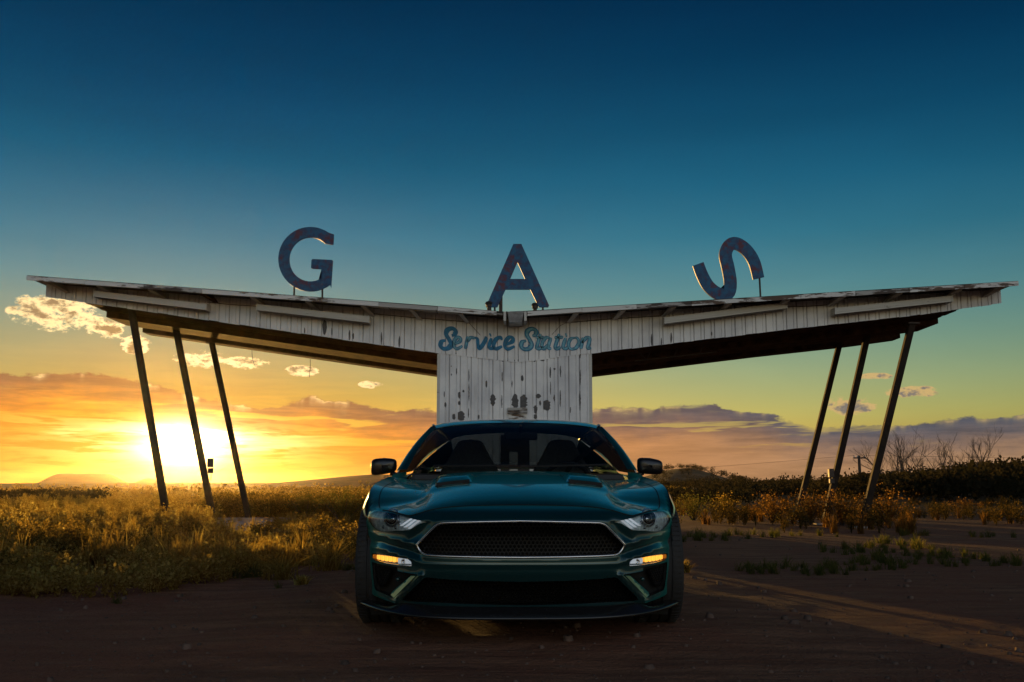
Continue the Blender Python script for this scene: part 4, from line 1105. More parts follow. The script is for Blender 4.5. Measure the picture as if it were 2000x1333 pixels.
for sg in (-1, 1):
    Vs, Ts = cdt_patch(dens(side_out, .018), [], .03)
    sd_ = sheet('side_panel', Vs, [t for t, k in Ts], lambda y, z: (Ss(y, z) * sg, y, z), side_n(sg), M_PAINT, car)
    for pts in ([(1.32, .26), (1.40, .55), (1.56, .88)], [(2.92, .30), (3.02, .60), (3.0, .93)]):
        MB().tube([(sg * (Ss(y, z) + .0005), y, z) for y, z in dens(pts, .05, False)], .0035, 4).build('door_gap', M_GAP, sd_)
    MB().tube([(sg * (Ss(2.78 + .09 * k, .78) + .018 * math.sin(k / 2 * math.pi) + .004), 2.70 + .09 * k, .78) for k in range(3)], .012, 6).build('door_handle', M_PAINT, sd_)
    for (cy, cz), r_, a1 in ((AX[0], ra - .03, 158), (AX[1], ra - .02, 202)):   # wheel well liners and arch lips
        ar_ = arc(cy, cz, r_, a1 if a1 > 160 else 175, -18, 24)
        xo_ = lambda y, z: min(S0(y, z), max(.55, (max(.01, y - .03) / .97) ** (1 / 3.6))) - .006
        vv = [(sg * xo_(y, z), y, z) for y, z in ar_] + [(sg * .52, y, z) for y, z in ar_]; n = len(ar_)
        MB().add(vv, [(i, i + 1, n + i + 1, n + i) for i in range(n - 1)]).build('wheel_well', M_VOID, sd_, fix=False)
# underbody, splitter
MB().box((-.84, .60, .118), (.84, 4.55, .24)).build('underbody', M_VOID, car)
m_ = MB(); xs_ = np.linspace(-.895, .895, 61); prf = [(.10, .225), (.012, .222), (.000, .216), (-.028, .196), (-.052, .182), (-.060, .174), (-.056, .166), (-.02, .162), (.16, .165)]
vv = []
for x in xs_:
    lift = .012 * (abs(x) / .9) ** 3; ctr = 1 - sm(.60, .72, abs(x))
    for dy, z in prf:
        zz = z if z < .19 else .185 + (z - .185) * (ctr * 1.0 + (1 - ctr) * .15)
        vv.append((x, .90 * abs(x) ** 3.6 + dy + .03 - .018 * (abs(x) / .9) ** 6, zz + lift))
k = len(prf)
splitter = m_.add(vv, [(i * k + j, (i + 1) * k + j, (i + 1) * k + j + 1, i * k + j + 1) for i in range(60) for j in range(k - 1)]).build('front_splitter', M_BLK, car, smooth=True)
# rear end
MB().hexa([(-.80, 4.55, .30), (.80, 4.55, .30), (.74, 4.74, .34), (-.74, 4.74, .34), (-.84, 4.5, .98), (.84, 4.5, .98), (.76, 4.735, .99), (-.76, 4.735, .99)]).build('rear_panel', M_PAINT, car, bevel=.03)
# wheels
for sg in (-1, 1):
    for cy, cz in AX:
        w_ = bpy.data.objects.new('wheel', None); COL.objects.link(w_); w_.parent = car; w_.location = (sg * .803, cy, cz)
        tp = [(.235, -.118), (.29, -.128), (.325, -.124), (.340, -.108), (.345, -.085), (.345, -.060), (.337, -.058), (.337, -.048), (.345, -.046), (.345, -.006), (.337, -.005), (.337, .005), (.345, .006), (.345, .046), (.337, .048), (.337, .058), (.345, .060), (.345, .085), (.340, .108), (.325, .124), (.29, .128), (.235, .118)]
        ty = MB().lathe(tp, 'X', 48).build('tyre', M_RUBBER, w_, smooth=True, angle=40)
        blocks = MB()
        for kk in range(72):
            a_ = 2 * math.pi * kk / 72; c_, s_ = math.cos(a_), math.sin(a_)
            for x0, x1 in ((-.108, -.066), (.066, .108)):
                aw = .018; pts8 = []
                for rr in (.334, .3475):
                    for (xx, da) in ((x0, -aw), (x1, -aw), (x1, aw), (x0, aw)): pts8.append((xx, rr * math.cos(a_ + da), rr * math.sin(a_ + da)))
                blocks.hexa(pts8)
        tb_ = blocks.build('tread_blocks', M_RUBBER, w_); tb_['kind'] = 'stuff'
        rim = MB().lathe([(.236, -.12), (.236, .118), (.222, .122), (.214, .110), (.210, .06), (.205, -.1)], 'X', 40).build('rim', M_RIM, w_, smooth=True, angle=40)
        sp_ = MB().lathe([(.0005, .085), (.05, .085), (.062, .075), (.062, .03)], 'X', 20)
        if sg < 0: sp_.v = [(-x, y, z) for x, y, z in sp_.v]
        sp_.build('hub', M_RIM, w_, smooth=True)
        for kk in range(5):
            m_ = MB(); a_ = 2 * math.pi * kk / 5
            for off in (-.13, .13):
                p8 = []
                for xx in (.05, .09):
                    for rr, hw in ((.05, .02), (.05, -.02), (.212, -.013), (.212, .013)):
                        aa_ = a_ + off * (rr / .212); ca, sa = math.cos(aa_), math.sin(aa_)
                        p8.append((sg * xx, rr * ca - hw * sa, rr * sa + hw * ca))
                m_.hexa(p8)
            m_.build('spoke', M_RIM, w_, bevel=.004)
# greenhouse
def gridmesh(fn, nu, nv, name, mat, parent=car, smooth=True):
    vv = [fn(i / nu, j / nv) for j in range(nv + 1) for i in range(nu + 1)]
    return MB().add(vv, [(j * (nu + 1) + i, j * (nu + 1) + i + 1, (j + 1) * (nu + 1) + i + 1, (j + 1) * (nu + 1) + i) for j in range(nv) for i in range(nu)]).build(name, mat, parent, smooth=smooth)
def ws(u, v):
    t = u * 2 - 1; a_ = Vector((.765 * t, 1.50 + .27 * t * t, .935 + .015 * t * t)); b_ = Vector((.61 * t, 2.20 + .09 * t * t, 1.305 - .04 * t * t))
    p = a_.lerp(b_, v); k = .028 * math.sin(math.pi * v); return (p.x, p.y - k * .45, p.z + k)
gridmesh(ws, 20, 12, 'windshield', M_GLASS)
RF = [(2.20, 1.305, .61, .09, .040), (2.4, 1.338, .632, .05, .042), (2.65, 1.357, .642, .02, .046), (2.9, 1.356, .635, 0, .05), (3.2, 1.336, .60, 0, .055), (3.5, 1.295, .555, -.05, .055)]
rz_, rx_, rs_, rd_ = (pchip([(p[0], p[i]) for p in RF]) for i in (1, 2, 3, 4))
def rf(u, v):
    t = u * 2 - 1; y = 2.20 + 1.30 * v; return (rx_(y) * t, y + rs_(y) * t * t, rz_(y) - rd_(y) * (t * t * .55 + .45 * t ** 6))
gridmesh(rf, 20, 16, 'roof', M_PAINT)
def rw(u, v):
    t = u * 2 - 1; a_ = Vector(rf(u, 1)); b_ = Vector((.56 * t, 4.22 - .06 * t * t, 1.035 - .01 * t * t)); p = a_.lerp(b_, v); k = .03 * math.sin(math.pi * v)
    return (p.x, p.y, p.z + k)
gridmesh(rw, 14, 10, 'rear_window', M_GLASS)
gridmesh(lambda u, v: ((u * 2 - 1) * (.62 + .14 * math.sin(v * 1.5)), 4.18 + .56 * v, 1.035 + .012 * math.sin(math.pi * v) - .03 * v), 10, 8, 'boot_lid', M_PAINT)
for sg in (-1, 1):
    rail = lambda v: Vector((rx_(2.2 + 1.3 * v) * 1.0, 2.2 + 1.3 * v + rs_(2.2 + 1.3 * v), rz_(2.2 + 1.3 * v) - rd_(2.2 + 1.3 * v)))
    def sw(u, v):
        b_ = Vector((belt_x(2.0 + 1.5 * u) if u > .0 else .855, 1.86 + 1.66 * u, .918 + .055 * u)); t_ = rail(u * .98 + .01) + Vector((.012, 0, -.012))
        p = b_.lerp(t_, v); p.x += .022 * math.sin(math.pi * v); return (sg * p.x, p.y, p.z)
    gridmesh(sw, 14, 6, 'side_window', M_SGLASS)
    def ap(u, v):      # A pillar, windscreen edge to door frame
        a_ = Vector(ws(1, v)); b_ = Vector((.862 - .225 * v + .022 * math.sin(math.pi * v), 1.86 + .43 * v, .918 + .352 * v)); p = a_.lerp(b_, u)
        k = .014 * math.sin(math.pi * u); return (sg * (p.x + k), p.y - k, p.z + k)
    gridmesh(ap, 5, 10, 'windshield_pillar', M_PAINT)
    def cp(u, v):      # rear quarter from roof to shoulder
        y = 3.50 + .95 * v; t_ = Vector(rw(1, v)) if True else None; b_ = Vector((belt_x(min(4.6, 3.45 + 1.0 * v)), 3.45 + .95 * v, interp(BELT, 3.45 + .95 * v)))
        p = t_.lerp(b_, u); return (sg * (p.x + .01 * math.sin(math.pi * u)), p.y, p.z)
    gridmesh(cp, 6, 8, 'quarter_pillar', M_PAINT)
    MB().tube([(sg * (rail(v).x + .004), rail(v).y, rail(v).z - .004) for v in np.linspace(0, 1, 12)], .014, 6).build('roof_rail', M_BLK, car, smooth=True)
    # shoulder between boot lid, quarter and side panel
    gridmesh(lambda u, v: (sg * ((.62 + .14 * math.sin(v * 1.5)) * (1 - u) + belt_x(4.18 + .54 * v) * u), 4.18 + .56 * v - .02 * u * v, (1.035 - .03 * v) * (1 - u) + interp(BELT, 4.18 + .54 * v) * u), 4, 6, 'rear_shoulder', M_PAINT)
    # cowl corner triangle and door mirror
    def cc(u, v):
        a_ = Vector((.874 - .115 * u, 1.75 - .04 * u, 0)); z0 = Hh(a_.x, min(a_.y, 1.74)); b_ = Vector((.865 - .095 * u, 1.90 - .11 * u, .925 + .012 * u)); a_.z = z0
        p = a_.lerp(b_, v); return (sg * p.x, p.y, p.z)
    gridmesh(cc, 4, 4, 'cowl_corner', M_PAINT)
    mir_ = bpy.data.objects.new('door_mirror', None); COL.objects.link(mir_); mir_.parent = car; mir_.location = (sg * .945, 1.93, .978)
    n1, n2 = 20, 12; vv = []; ff = []
    for j in range(n2 + 1):
        ph = -math.pi / 2 + math.pi * j / n2; cy = math.sin(ph); cr = max(.02, math.cos(ph)) ** .55
        for i in range(n1):
            a_ = 2 * math.pi * i / n1; ca, sa = math.cos(a_), math.sin(a_); ex = .42
            X = math.copysign(abs(ca) ** ex, ca); Z = math.copysign(abs(sa) ** ex, sa)
            xx = X * .092 * cr; zz = Z * .058 * cr * (1.0 + .10 * (1 if X * sg < 0 else -1) * abs(X)); zz -= .010 * (X * 1.0) * 1 * (Z < 0)
            if X > 0: zz -= .012 * X * cr * (Z > 0)          # outer end slopes down
            vv.append((sg * xx, cy * (.055 if cy < 0 else .035), zz))
        if j:
            for i in range(n1): ff.append(((j - 1) * n1 + i, (j - 1) * n1 + (i + 1) % n1, j * n1 + (i + 1) % n1, j * n1 + i))
    MB().add(vv, ff).build('mirror_shell', M_BLK, mir_, smooth=True)
    MB().hexa([(sg * -.075, .034, -.042), (sg * .078, .034, -.042), (sg * .078, .039, -.042), (sg * -.075, .039, -.042), (sg * -.075, .034, .042), (sg * .078, .034, .038), (sg * .078, .039, .038), (sg * -.075, .039, .042)]).build('mirror_glass', M_CHROME, mir_)
    MB().tube([(sg * -.05, .0, -.045), (sg * -.085, .0, -.062), (sg * -.125, -.02, -.078)], [.018, .017, .024], 8, squash=1.4).build('mirror_arm', M_BLK, mir_, smooth=True)
# cowl panel, wipers
gridmesh(lambda u, v: ((u * 2 - 1) * .76, (1.452 + .19 * (u * 2 - 1) ** 2) * (1 - v) + (1.53 + .27 * (u * 2 - 1) ** 2) * v, Hh((u * 2 - 1) * .74, 1.44) - .015 * (1 - v) - .004), 16, 3, 'cowl_panel', M_BLK)
for x0, x1 in ((-.58, -.02), (.02, .62)):
    wp = [Vector(ws((x + .765) / 1.53, .045 + .03 * (x - x0))) + Vector((0, -.012, .012)) for x in np.linspace(x0, x1, 8)]
    MB().tube(wp, .007, 5).build('wiper', M_MATTE, car)
# interior
MB().hexa([(-.74, 1.72, .55), (.74, 1.72, .55), (.74, 2.15, .55), (-.74, 2.15, .55), (-.74, 1.66, .925), (.74, 1.66, .925), (.72, 2.12, .905), (-.72, 2.12, .905)]).build('dashboard', M_TRIMIN, car, bevel=.04)
MB().box((-.78, 1.7, .22), (.78, 4.3, .34)).build('cabin_floor', M_TRIMIN, car)
MB().box((-.66, 3.50, .34), (.66, 4.1, .93)).build('rear_seat', M_TRIMIN, car, bevel=.06)
for sx in (-.37, .37):
    st_ = bpy.data.objects.new('seat', None); COL.objects.link(st_); st_.parent = car; st_.location = (sx, 2.72, .34)
    pol = [(-.25, .10), (-.26, .50), (-.235, .62), (-.16, .74), (-.115, .83), (-.09, .865), (0, .875), (.09, .865), (.115, .83), (.16, .74), (.235, .62), (.26, .50), (.25, .10)]
    MB().prism(pol, lambda a, b: (a, .0 + .28 * (b - .1) - .04 * abs(a) / .25, b), lambda a, b: (a * .92, .11 + .28 * (b - .1), b)).build('backrest', M_SEAT, st_, bevel=.03)
    MB().hexa([(-.25, -.50, .0), (.25, -.50, .0), (.25, .08, .0), (-.25, .08, .0), (-.25, -.50, .16), (.25, -.50, .16), (.25, .08, .12), (-.25, .08, .12)]).build('cushion', M_SEAT, st_, bevel=.04)
    for q in (-1, 1):
        MB().hexa([(q * .03, .105, .56), (q * .17, .105, .54), (q * .17, .16, .54), (q * .03, .16, .56), (q * .03, .13, .635), (q * .12, .13, .62), (q * .12, .18, .62), (q * .03, .18, .635)]).build('harness_slot', M_VOID, st_)
MB().tube([(.37 + .18 * math.cos(a_), 2.20 - .08 * math.sin(a_), .84 + .165 * math.sin(a_)) for a_ in np.linspace(0, 2 * math.pi, 25)], .016, 8, cap=False).build('steering_wheel', M_TRIMIN, car, smooth=True)
MB().box((-.09, 2.17, 1.172), (.155, 2.20, 1.235)).build('rear_view_mirror', M_TRIMIN, car, bevel=.014)
MB().tube([(.03, 2.19, 1.22), (.03, 2.12, 1.275)], .012, 6).build('mirror_stalk', M_TRIMIN, car)
MB().tube([(.70, 2.9, 1.20), (.45, 2.78, 1.02), (.25, 2.65, .72)], .018, 4, squash=.2).build('seat_belt', M_TRIMIN, car)

# ------------------------------------------------------------------ vegetation
def leaf_mat(name, cols, trans, bscale=.9):
    m = bpy.data.materials.new(name); m.use_nodes = True; nt = m.node_tree; nt.nodes.clear()
    out = nt.nodes.new('ShaderNodeOutputMaterial'); mix = nt.nodes.new('ShaderNodeMixShader'); mix.inputs[0].default_value = .5
    df = nt.nodes.new('ShaderNodeBsdfDiffuse'); tr = nt.nodes.new('ShaderNodeBsdfTranslucent')
    geo = nt.nodes.new('ShaderNodeNewGeometry')
    n1 = noise_tex(nt, geo.outputs['Position'], bscale, 4, .6); rn = S(nt, geo.outputs['Random Per Island'])
    f = ((n1 - .5) * 1.6 + .42 + (rn - .5) * .9).clamp()
    c = const(nt, cols[0]).mix(const(nt, cols[1]), f.sstep(.2, .6)).mix(const(nt, cols[2]), f.sstep(.6, .95))
    t = const(nt, trans[0]).mix(const(nt, trans[1]), f.sstep(.35, .9))
    nt.links.new(c.k, df.inputs[0]); nt.links.new(t.k, tr.inputs[0])
    nt.links.new(df.outputs[0], mix.inputs[1]); nt.links.new(tr.outputs[0], mix.inputs[2]); nt.links.new(mix.outputs[0], out.inputs[0])
    return m
M_WEED = leaf_mat('weed_leaf', [(.034, .032, .010), (.058, .042, .014), (.085, .056, .020)], [(.16, .115, .020), (.95, .66, .13)])
M_STRAW = leaf_mat('dry_straw', [(.07, .048, .018), (.10, .064, .024), (.13, .085, .034)], [(.50, .34, .06), (.98, .82, .22)])
M_GREEN = leaf_mat('green_shrub_leaf', [(.026, .032, .011), (.042, .042, .014), (.06, .052, .02)], [(.16, .18, .04), (.30, .24, .06)])
M_SCRUB = leaf_mat('dark_scrub_leaf', [(.022, .022, .014), (.035, .030, .017), (.045, .036, .022)], [(.03, .028, .012), (.05, .04, .018)], .2)
M_RUST = leaf_mat('rusty_dry_grass', [(.05, .030, .011), (.075, .042, .014), (.095, .055, .02)], [(.25, .13, .025), (.75, .42, .10)])
M_SCRUBG = leaf_mat('dull_scrub_leaf', [(.024, .024, .010), (.036, .030, .012), (.05, .038, .016)], [(.07, .055, .014), (.26, .17, .04)])
M_BARK = simple('grey_bark', (.06, .045, .035), .9, var=.4)

rg = np.random.default_rng(11)
def proto_leafy(h, w, stems, leaves, ls, plume=False, r=rg):
    """shrubby weed: bending stems with leaf-sized quads; returns verts, quads"""
    V, F = [], []
    for _ in range(stems):
        a = r.uniform(0, 2 * np.pi); lean = r.uniform(.1, 1) * w; hh = h * r.uniform(.6, 1.0) * (1 - .25 * lean / w)
        dx, dy = np.cos(a), np.sin(a); T = np.linspace(0, 1, 5)
        P = np.stack([dx * lean * T ** 1.6, dy * lean * T ** 1.6, hh * T], 1); wd = .0045 * h / .5
        px, py = -dy * wd, dx * wd; o = len(V)
        for i, p in enumerate(P):
            k = 1 - .7 * T[i]; V += [(p[0] - px * k, p[1] - py * k, p[2]), (p[0] + px * k, p[1] + py * k, p[2])]
            if i: F.append((o + 2 * i - 2, o + 2 * i - 1, o + 2 * i + 1, o + 2 * i))
        for _ in range(leaves):
            t = r.uniform(.55, 1.0) if plume else r.uniform(.15, 1.0) ** .8
            c = np.array([np.interp(t, T, P[:, q]) for q in range(3)])
            sp = (.018 if plume else .05) * h / .5
            c = c + r.normal(0, sp, 3) * np.array([1, 1, .6]); c[2] = max(c[2], .01)
            d = r.normal(0, 1, 3); d[2] = abs(d[2]) * (.8 if not plume else 1.5); d /= np.linalg.norm(d); s = np.cross(d, r.normal(0, 1, 3)); s /= np.linalg.norm(s) + 1e-9
            L = ls * r.uniform(.6, 1.4); W = L * r.uniform(.22, .45); o = len(V)
            V += [tuple(c), tuple(c + d * L * .5 + s * W), tuple(c + d * L), tuple(c + d * L * .5 - s * W)]; F.append((o, o + 1, o + 2, o + 3))
    return np.array(V), np.array(F)
def proto_grass(h, w, blades, bw=.006, r=rg):
    V, F = [], []
    for _ in range(blades):
        a = r.uniform(0, 2 * np.pi); hh = h * r.uniform(.45, 1.0); lean = w * r.uniform(.1, 1.0); bx, by = r.normal(0, w * .18, 2); b = r.uniform(0, 2 * np.pi); sx, sy = np.cos(b) * bw, np.sin(b) * bw
        o = len(V)
        for i, t in enumerate((0, .4, .75, 1.0)):
            x, y, z = bx + np.cos(a) * lean * t ** 2, by + np.sin(a) * lean * t ** 2, hh * (t - .18 * t * t * lean / w); k = (1, .85, .55, .12)[i]
            V += [(x - sx * k, y - sy * k, z), (x + sx * k, y + sy * k, z)]
            if i: F.append((o + 2 * i - 2, o + 2 * i - 1, o + 2 * i + 1, o + 2 * i))
    return np.array(V), np.array(F)
def proto_scrub(h, w, n, ls, r=rg):
    V, F = [], []; lob = [(r.normal(0, w * .42), r.normal(0, w * .42), h * r.uniform(.35, .75), w * r.uniform(.3, .55)) for _ in range(6)]
    for _ in range(n):
        lx, ly, lz, lr = lob[r.integers(6)]; d = r.normal(0, 1, 3); d /= np.linalg.norm(d); c = np.array([lx, ly, lz]) + d * lr * r.uniform(.55, 1.0) * np.array([1, 1, .8]); c[2] = max(.02, c[2])
        e = r.normal(0, 1, 3); e /= np.linalg.norm(e); s = np.cross(e, r.normal(0, 1, 3)); s /= np.linalg.norm(s); L = ls * r.uniform(.6, 1.5); o = len(V)
        V += [tuple(c), tuple(c + e * L * .5 + s * L * .3), tuple(c + e * L), tuple(c + e * L * .5 - s * L * .3)]; F.append((o, o + 1, o + 2, o + 3))
    return np.array(V), np.array(F)
def np_mesh(name, V, F, mat, parent=None):
    me = bpy.data.meshes.new(name); V = np.asarray(V, dtype=np.float32); F = np.asarray(F, dtype=np.int32)
    me.vertices.add(len(V)); me.vertices.foreach_set('co', V.ravel()); me.loops.add(F.size); me.loops.foreach_set('vertex_index', F.ravel())
    me.polygons.add(len(F)); me.polygons.foreach_set('loop_start', np.arange(0, F.size, 4, dtype=np.int32)); me.polygons.foreach_set('loop_total', np.full(len(F), 4, dtype=np.int32))
    me.materials.append(mat); me.update(calc_edges=True); me.validate()
    o = bpy.data.objects.new(name, me); COL.objects.link(o); o.parent = parent
    return o
def scatter(name, protos, spots, mat, label, cat):
    VV, FF, off = [], [], 0
    for (x, y, s, k) in spots:
        V, F = protos[k % len(protos)]; a = rg.uniform(0, 2 * np.pi); c, q = np.cos(a) * s, np.sin(a) * s
        W = np.empty_like(V); W[:, 0] = V[:, 0] * c - V[:, 1] * q + x; W[:, 1] = V[:, 0] * q + V[:, 1] * c + y; W[:, 2] = V[:, 2] * s * rg.uniform(.85, 1.15) + terrain(x, y) - .01
        VV.append(W); FF.append(F + off); off += len(V)
    return tag(np_mesh(name, np.concatenate(VV), np.concatenate(FF), mat), label, cat, kind='stuff')
def px_xy(px, y): return (px - 1000) * y / 1960.0
EDGE_L = [(-400, 1170), (0, 1163), (120, 1155), (215, 1150), (300, 1142), (400, 1128), (500, 1126), (580, 1132), (640, 1118), (720, 1112)]
def dirt_depth(px): return CAMZ * 1944 / (interp(EDGE_L, px) - 950)
weed = [proto_leafy(.5, .26, 13, 20, .030) for _ in range(5)]
plume = [proto_leafy(.60, .16, 8, 34, .028, True) for _ in range(4)]
flower = [proto_leafy(.26, .20, 9, 16, .034) for _ in range(4)]
grass = [proto_grass(.38, .16, 46) for _ in range(4)]; grass_s = [proto_grass(.16, .12, 34, .004) for _ in range(3)]
far_g = [proto_grass(.42, .3, 22, .020) for _ in range(4)]; far_b = [proto_leafy(.55, .4, 7, 14, .10) for _ in range(4)]
def occupied(x, y):   # keep the lot round the car, the islands and the pillar clear
    if abs(x) < 1.25 and y < 11: return True
    if -7.45 < x < -5.1 and 20.1 < y < 24.4: return rg.random() < .9
    if 5.35 < x < 7.5 and 20.1 < y < 24.4: return rg.random() < .55
    if abs(x) < 1.8 and 19.7 < y < 24: return True
    return False
def clump(x, y, s=.55, z=4.0): return mnoise.noise((x * s, y * s, z))
sp_w, sp_p, sp_f, sp_g, sp_s = [], [], [], [], []
n = 0
while n < 5200:       # left field, from the dirt edge back
    y = 7.0 * (46 / 7.0) ** rg.random(); px = rg.uniform(-160, 905); x = px_xy(px, y)
    e_ = dirt_depth(px) + .9 * mnoise.noise((x * .9, 3.0, 0.5)); n += 1
    if occupied(x, y) or (px > 720 and y < 13): continue
    d = y - e_; k = int(rg.integers(99))
    if d < 0:         # stragglers out on the dirt
        if d > -1.3 and clump(x, y, 1.6, 6.0) > .30: sp_s.append((x, y, rg.uniform(.3, .8), k))
        continue
    c = clump(x, y, .55); c2 = clump(x, y, 1.3, 9.0)
    if px > 440 and 14 < y < 20 and clump(x, y, .3, 8.0) < .12: continue
    if d < 6 and c2 < -.16: continue          # bare pockets
    if d < .9 + .9 * clump(x, y, .8, 1.0): (sp_f if c > -.1 else sp_s).append((x, y, rg.uniform(.5, 1.05), k)); continue
    tall = 1.0 if px < 430 else (.55 if px < 560 else .68)
    h_ = (.40 + .48 * sm(-.3, .45, c)) if d < 7 else (.55 + .35 * sm(-.3, .4, c))
    if d > 3.0 and px < 540 and rg.random() < (.20 if y < 13 else .40): sp_p.append((x, y, rg.uniform(.70, 1.15) * tall * min(1, h_ + .25), k))
    elif c > -.15 and rg.random() < .75: sp_w.append((x, y, rg.uniform(.7, 1.2) * h_ * tall, k))
    else: (sp_g if rg.random() < .45 else sp_f).append((x, y, rg.uniform(.6, 1.2), k))
for _ in range(420):   # thicker growth added behind the left wing to shade the lot
    y = rg.uniform(24.6, 34); sp_w.append((px_xy(rg.uniform(400, 935), y), y, rg.uniform(1.15, 1.5), int(rg.integers(99))))
scatter('tall_weeds', weed, sp_w, M_WEED, 'mass of leafy golden-lit weeds filling the field left of the car', 'weeds')
scatter('plumed_weeds', plume, sp_p, M_STRAW, 'feathery pale plumes glowing in the sun along the top of the left field', 'weeds')
scatter('flowering_weeds', flower, sp_f, M_STRAW, 'low bright-flecked weeds fringing the dirt left of the car', 'weeds')
# right side: thin grass on the lot, dry grass round the columns
sr_g, sr_s, sr_f = [], [], []
for _ in range(2200):
    y = 8.2 * (60 / 8.2) ** rg.random(); px = rg.uniform(1300, 2150); x = px_xy(px, y)
    if occupied(x, y): continue
    c = clump(x, y, .5, 2.0); k = int(rg.integers(99))
    if y < 13.5:
        if c > .10 and y > 9.3 + .7 * math.sin(x) and px < 1760: sr_s.append((x, y, rg.uniform(.4, 1.0), k))
        elif c > .42 and px > 1700: sr_s.append((x, y, rg.uniform(.5, 1.0), k))
    elif y < 18:
        if c > .22: sr_s.append((x, y, rg.uniform(.6, 1.2), k))
    elif 1460 < px < 1780 and y < 25:
        if c > -.25: (sr_g if rg.random() < .7 else sr_f).append((x, y, rg.uniform(.7, 1.25), k))
    elif c > .16: (sr_g if rg.random() < .2 else sr_f).append((x, y, rg.uniform(.6, 1.15), k))
scatter('dry_grass', grass, sp_g, M_STRAW, 'dry straw-coloured grass among the weeds left of the car', 'grass')
scatter('rusty_grass', grass, sr_g, M_RUST, 'rusty dry grass round the right-hand columns', 'grass')
scatter('short_grass', grass_s, sp_s + sr_s, M_GREEN, 'short sparse grass on the edges of the dirt lot', 'grass')
scatter('low_scrub', weed, sr_f, M_SCRUBG, 'low dull scrub between the grass right of the car', 'scrub')
# far plain
sf_g, sf_b = [], []
for _ in range(5200):
    y = 40 * (330 / 40) ** (rg.random() ** 1.15); px = rg.uniform(-150, 1350); x = px_xy(px, y); s_ = (y / 40) ** .55
    (sf_g if clump(x, y, .06, 3.0) > -.15 else sf_b).append((x, y, rg.uniform(.5, 1.15) * s_ * .8, int(rg.integers(99))))
scatter('prairie_grass', far_g, sf_g, M_STRAW, 'sunlit prairie grass stretching to the left horizon', 'grass')
scatter('prairie_brush', far_b, sf_b, M_WEED, 'scattered brush over the distant plain', 'brush')
# dark brush on the right rise and the band of brush far left
scr = [proto_scrub(1.5, 1.3, 150, .22) for _ in range(6)]
ss = []
for _ in range(1150):
    y = 42 * (150 / 42) ** rg.random(); px = rg.uniform(1380, 2250) if _ < 900 else rg.uniform(2250, 2900); x = px_xy(px, y)
    lim = interp([(1380, 75), (1500, 60), (1700, 44), (2200, 40)], px)
    if y < lim: continue
    ss.append((x, y, rg.uniform(.5, 1.15) * (.72 + .4 * sm(1500, 1950, px)), int(rg.integers(99))))
for _ in range(120):
    y = rg.uniform(42, 75); px = rg.uniform(-120, 195); ss.append((px_xy(px, y), y, rg.uniform(.32, .5), int(rg.integers(99))))
for _ in range(160):
    y = 40 * (120 / 40) ** rg.random(); px = rg.uniform(1285, 1460); ss.append((px_xy(px, y), y, rg.uniform(.3, .62), int(rg.integers(99))))
for _ in range(260):
    y = rg.uniform(220, 560); px = rg.uniform(1270, 1600); ss.append((px_xy(px, y), y, rg.uniform(1.0, 2.3), int(rg.integers(99))))
scatter('dark_scrub', scr, ss, M_SCRUB, 'dark evergreen brush covering the rise on the right and far slopes', 'brush')
# shrubs one can point at
def shrub(name, px, y, h, w, kind, lab, grp=None):
    x = px_xy(px, y); e_ = empty(name, (x, y, terrain(x, y)), lab, 'tuft' if kind == 'grass' else 'shrub', grp)
    r = np.random.default_rng(int(px * 7 + y * 31))
    if kind == 'grass':
        V, F = proto_grass(h, w, 130, .0045, r); np_mesh('blades', V, F, M_STRAW, e_); V, F = proto_leafy(h * .6, w * .5, 6, 4, .02, False, r); np_mesh('stems', V, F, M_WEED, e_); return
    V, F = proto_leafy(h, w, 34, 34, .042 if h > .5 else .03, False, r)
    np_mesh('foliage', V, F, {'weed': M_WEED, 'straw': M_STRAW if px < 1000 else M_RUST, 'green': M_GREEN}[kind], e_)
    m_ = MB()
    for k in range(5):
        a_ = k * 1.26; m_.tube([(0, 0, -.03), (math.cos(a_) * w * .25, math.sin(a_) * w * .25, h * .3), (math.cos(a_) * w * .5, math.sin(a_) * w * .5, h * .6)], [.014, .010, .004], 5)
    m_.build('trunk', M_BARK, e_)
shrub('shrub', 628, 14.5, .50, .42, 'weed', 'rounded orange-lit shrub between the left columns and the car')
shrub('shrub', 672, 23.0, .95, 1.1, 'green', 'widest green shrub behind the left headlight side of the car')
shrub('shrub', 600, 24.5, .85, .8, 'green', 'green shrub just right of the left columns')
shrub('shrub', 520, 15.5, .34, .45, 'weed', 'low leafy shrub in front of the rearmost left column')
shrub('shrub', 690, 14.0, .40, .45, 'weed', 'leafy shrub touching the car outline at the left headlight')
shrub('grass_tuft', 645, 10.0, .36, .34, 'grass', 'big feathery golden tuft beside the left front wheel of the car')
shrub('grass_tuft', 556, 9.2, .27, .30, 'grass', 'spiky golden tuft jutting onto the dirt left of the car')
shrub('grass_tuft', 596, 8.55, .10, .12, 'grass', 'smallest tuft alone on the dirt left of the car')
shrub('shrub', 408, 9.6, .22, .34, 'straw', 'low bright-flecked shrub at the dirt edge below the left columns')
shrub('shrub', 118, 8.6, .32, .42, 'straw', 'bright flowering shrub at the dirt edge on the far left')
shrub('shrub', 285, 9.3, .32, .30, 'straw', 'tall-stemmed bright weed at the dirt edge left of centre')
shrub('grass_tuft', 1333, 9.6, .14, .12, 'grass', 'small sunlit tuft right beside the car, right of its wheel')
shrub('shrub', 1352, 25.0, .80, .9, 'green', 'dull green shrub nearest the car on its right side')
shrub('shrub', 1412, 27.0, .75, .6, 'weed', 'yellow-green shrub between the car and the right columns')
shrub('shrub', 1505, 23.0, .75, .7, 'straw', 'orange dry shrub left of the right columns')
shrub('shrub', 1578, 22.0, .80, .7, 'straw', 'orange dry shrub between the two rear right columns')
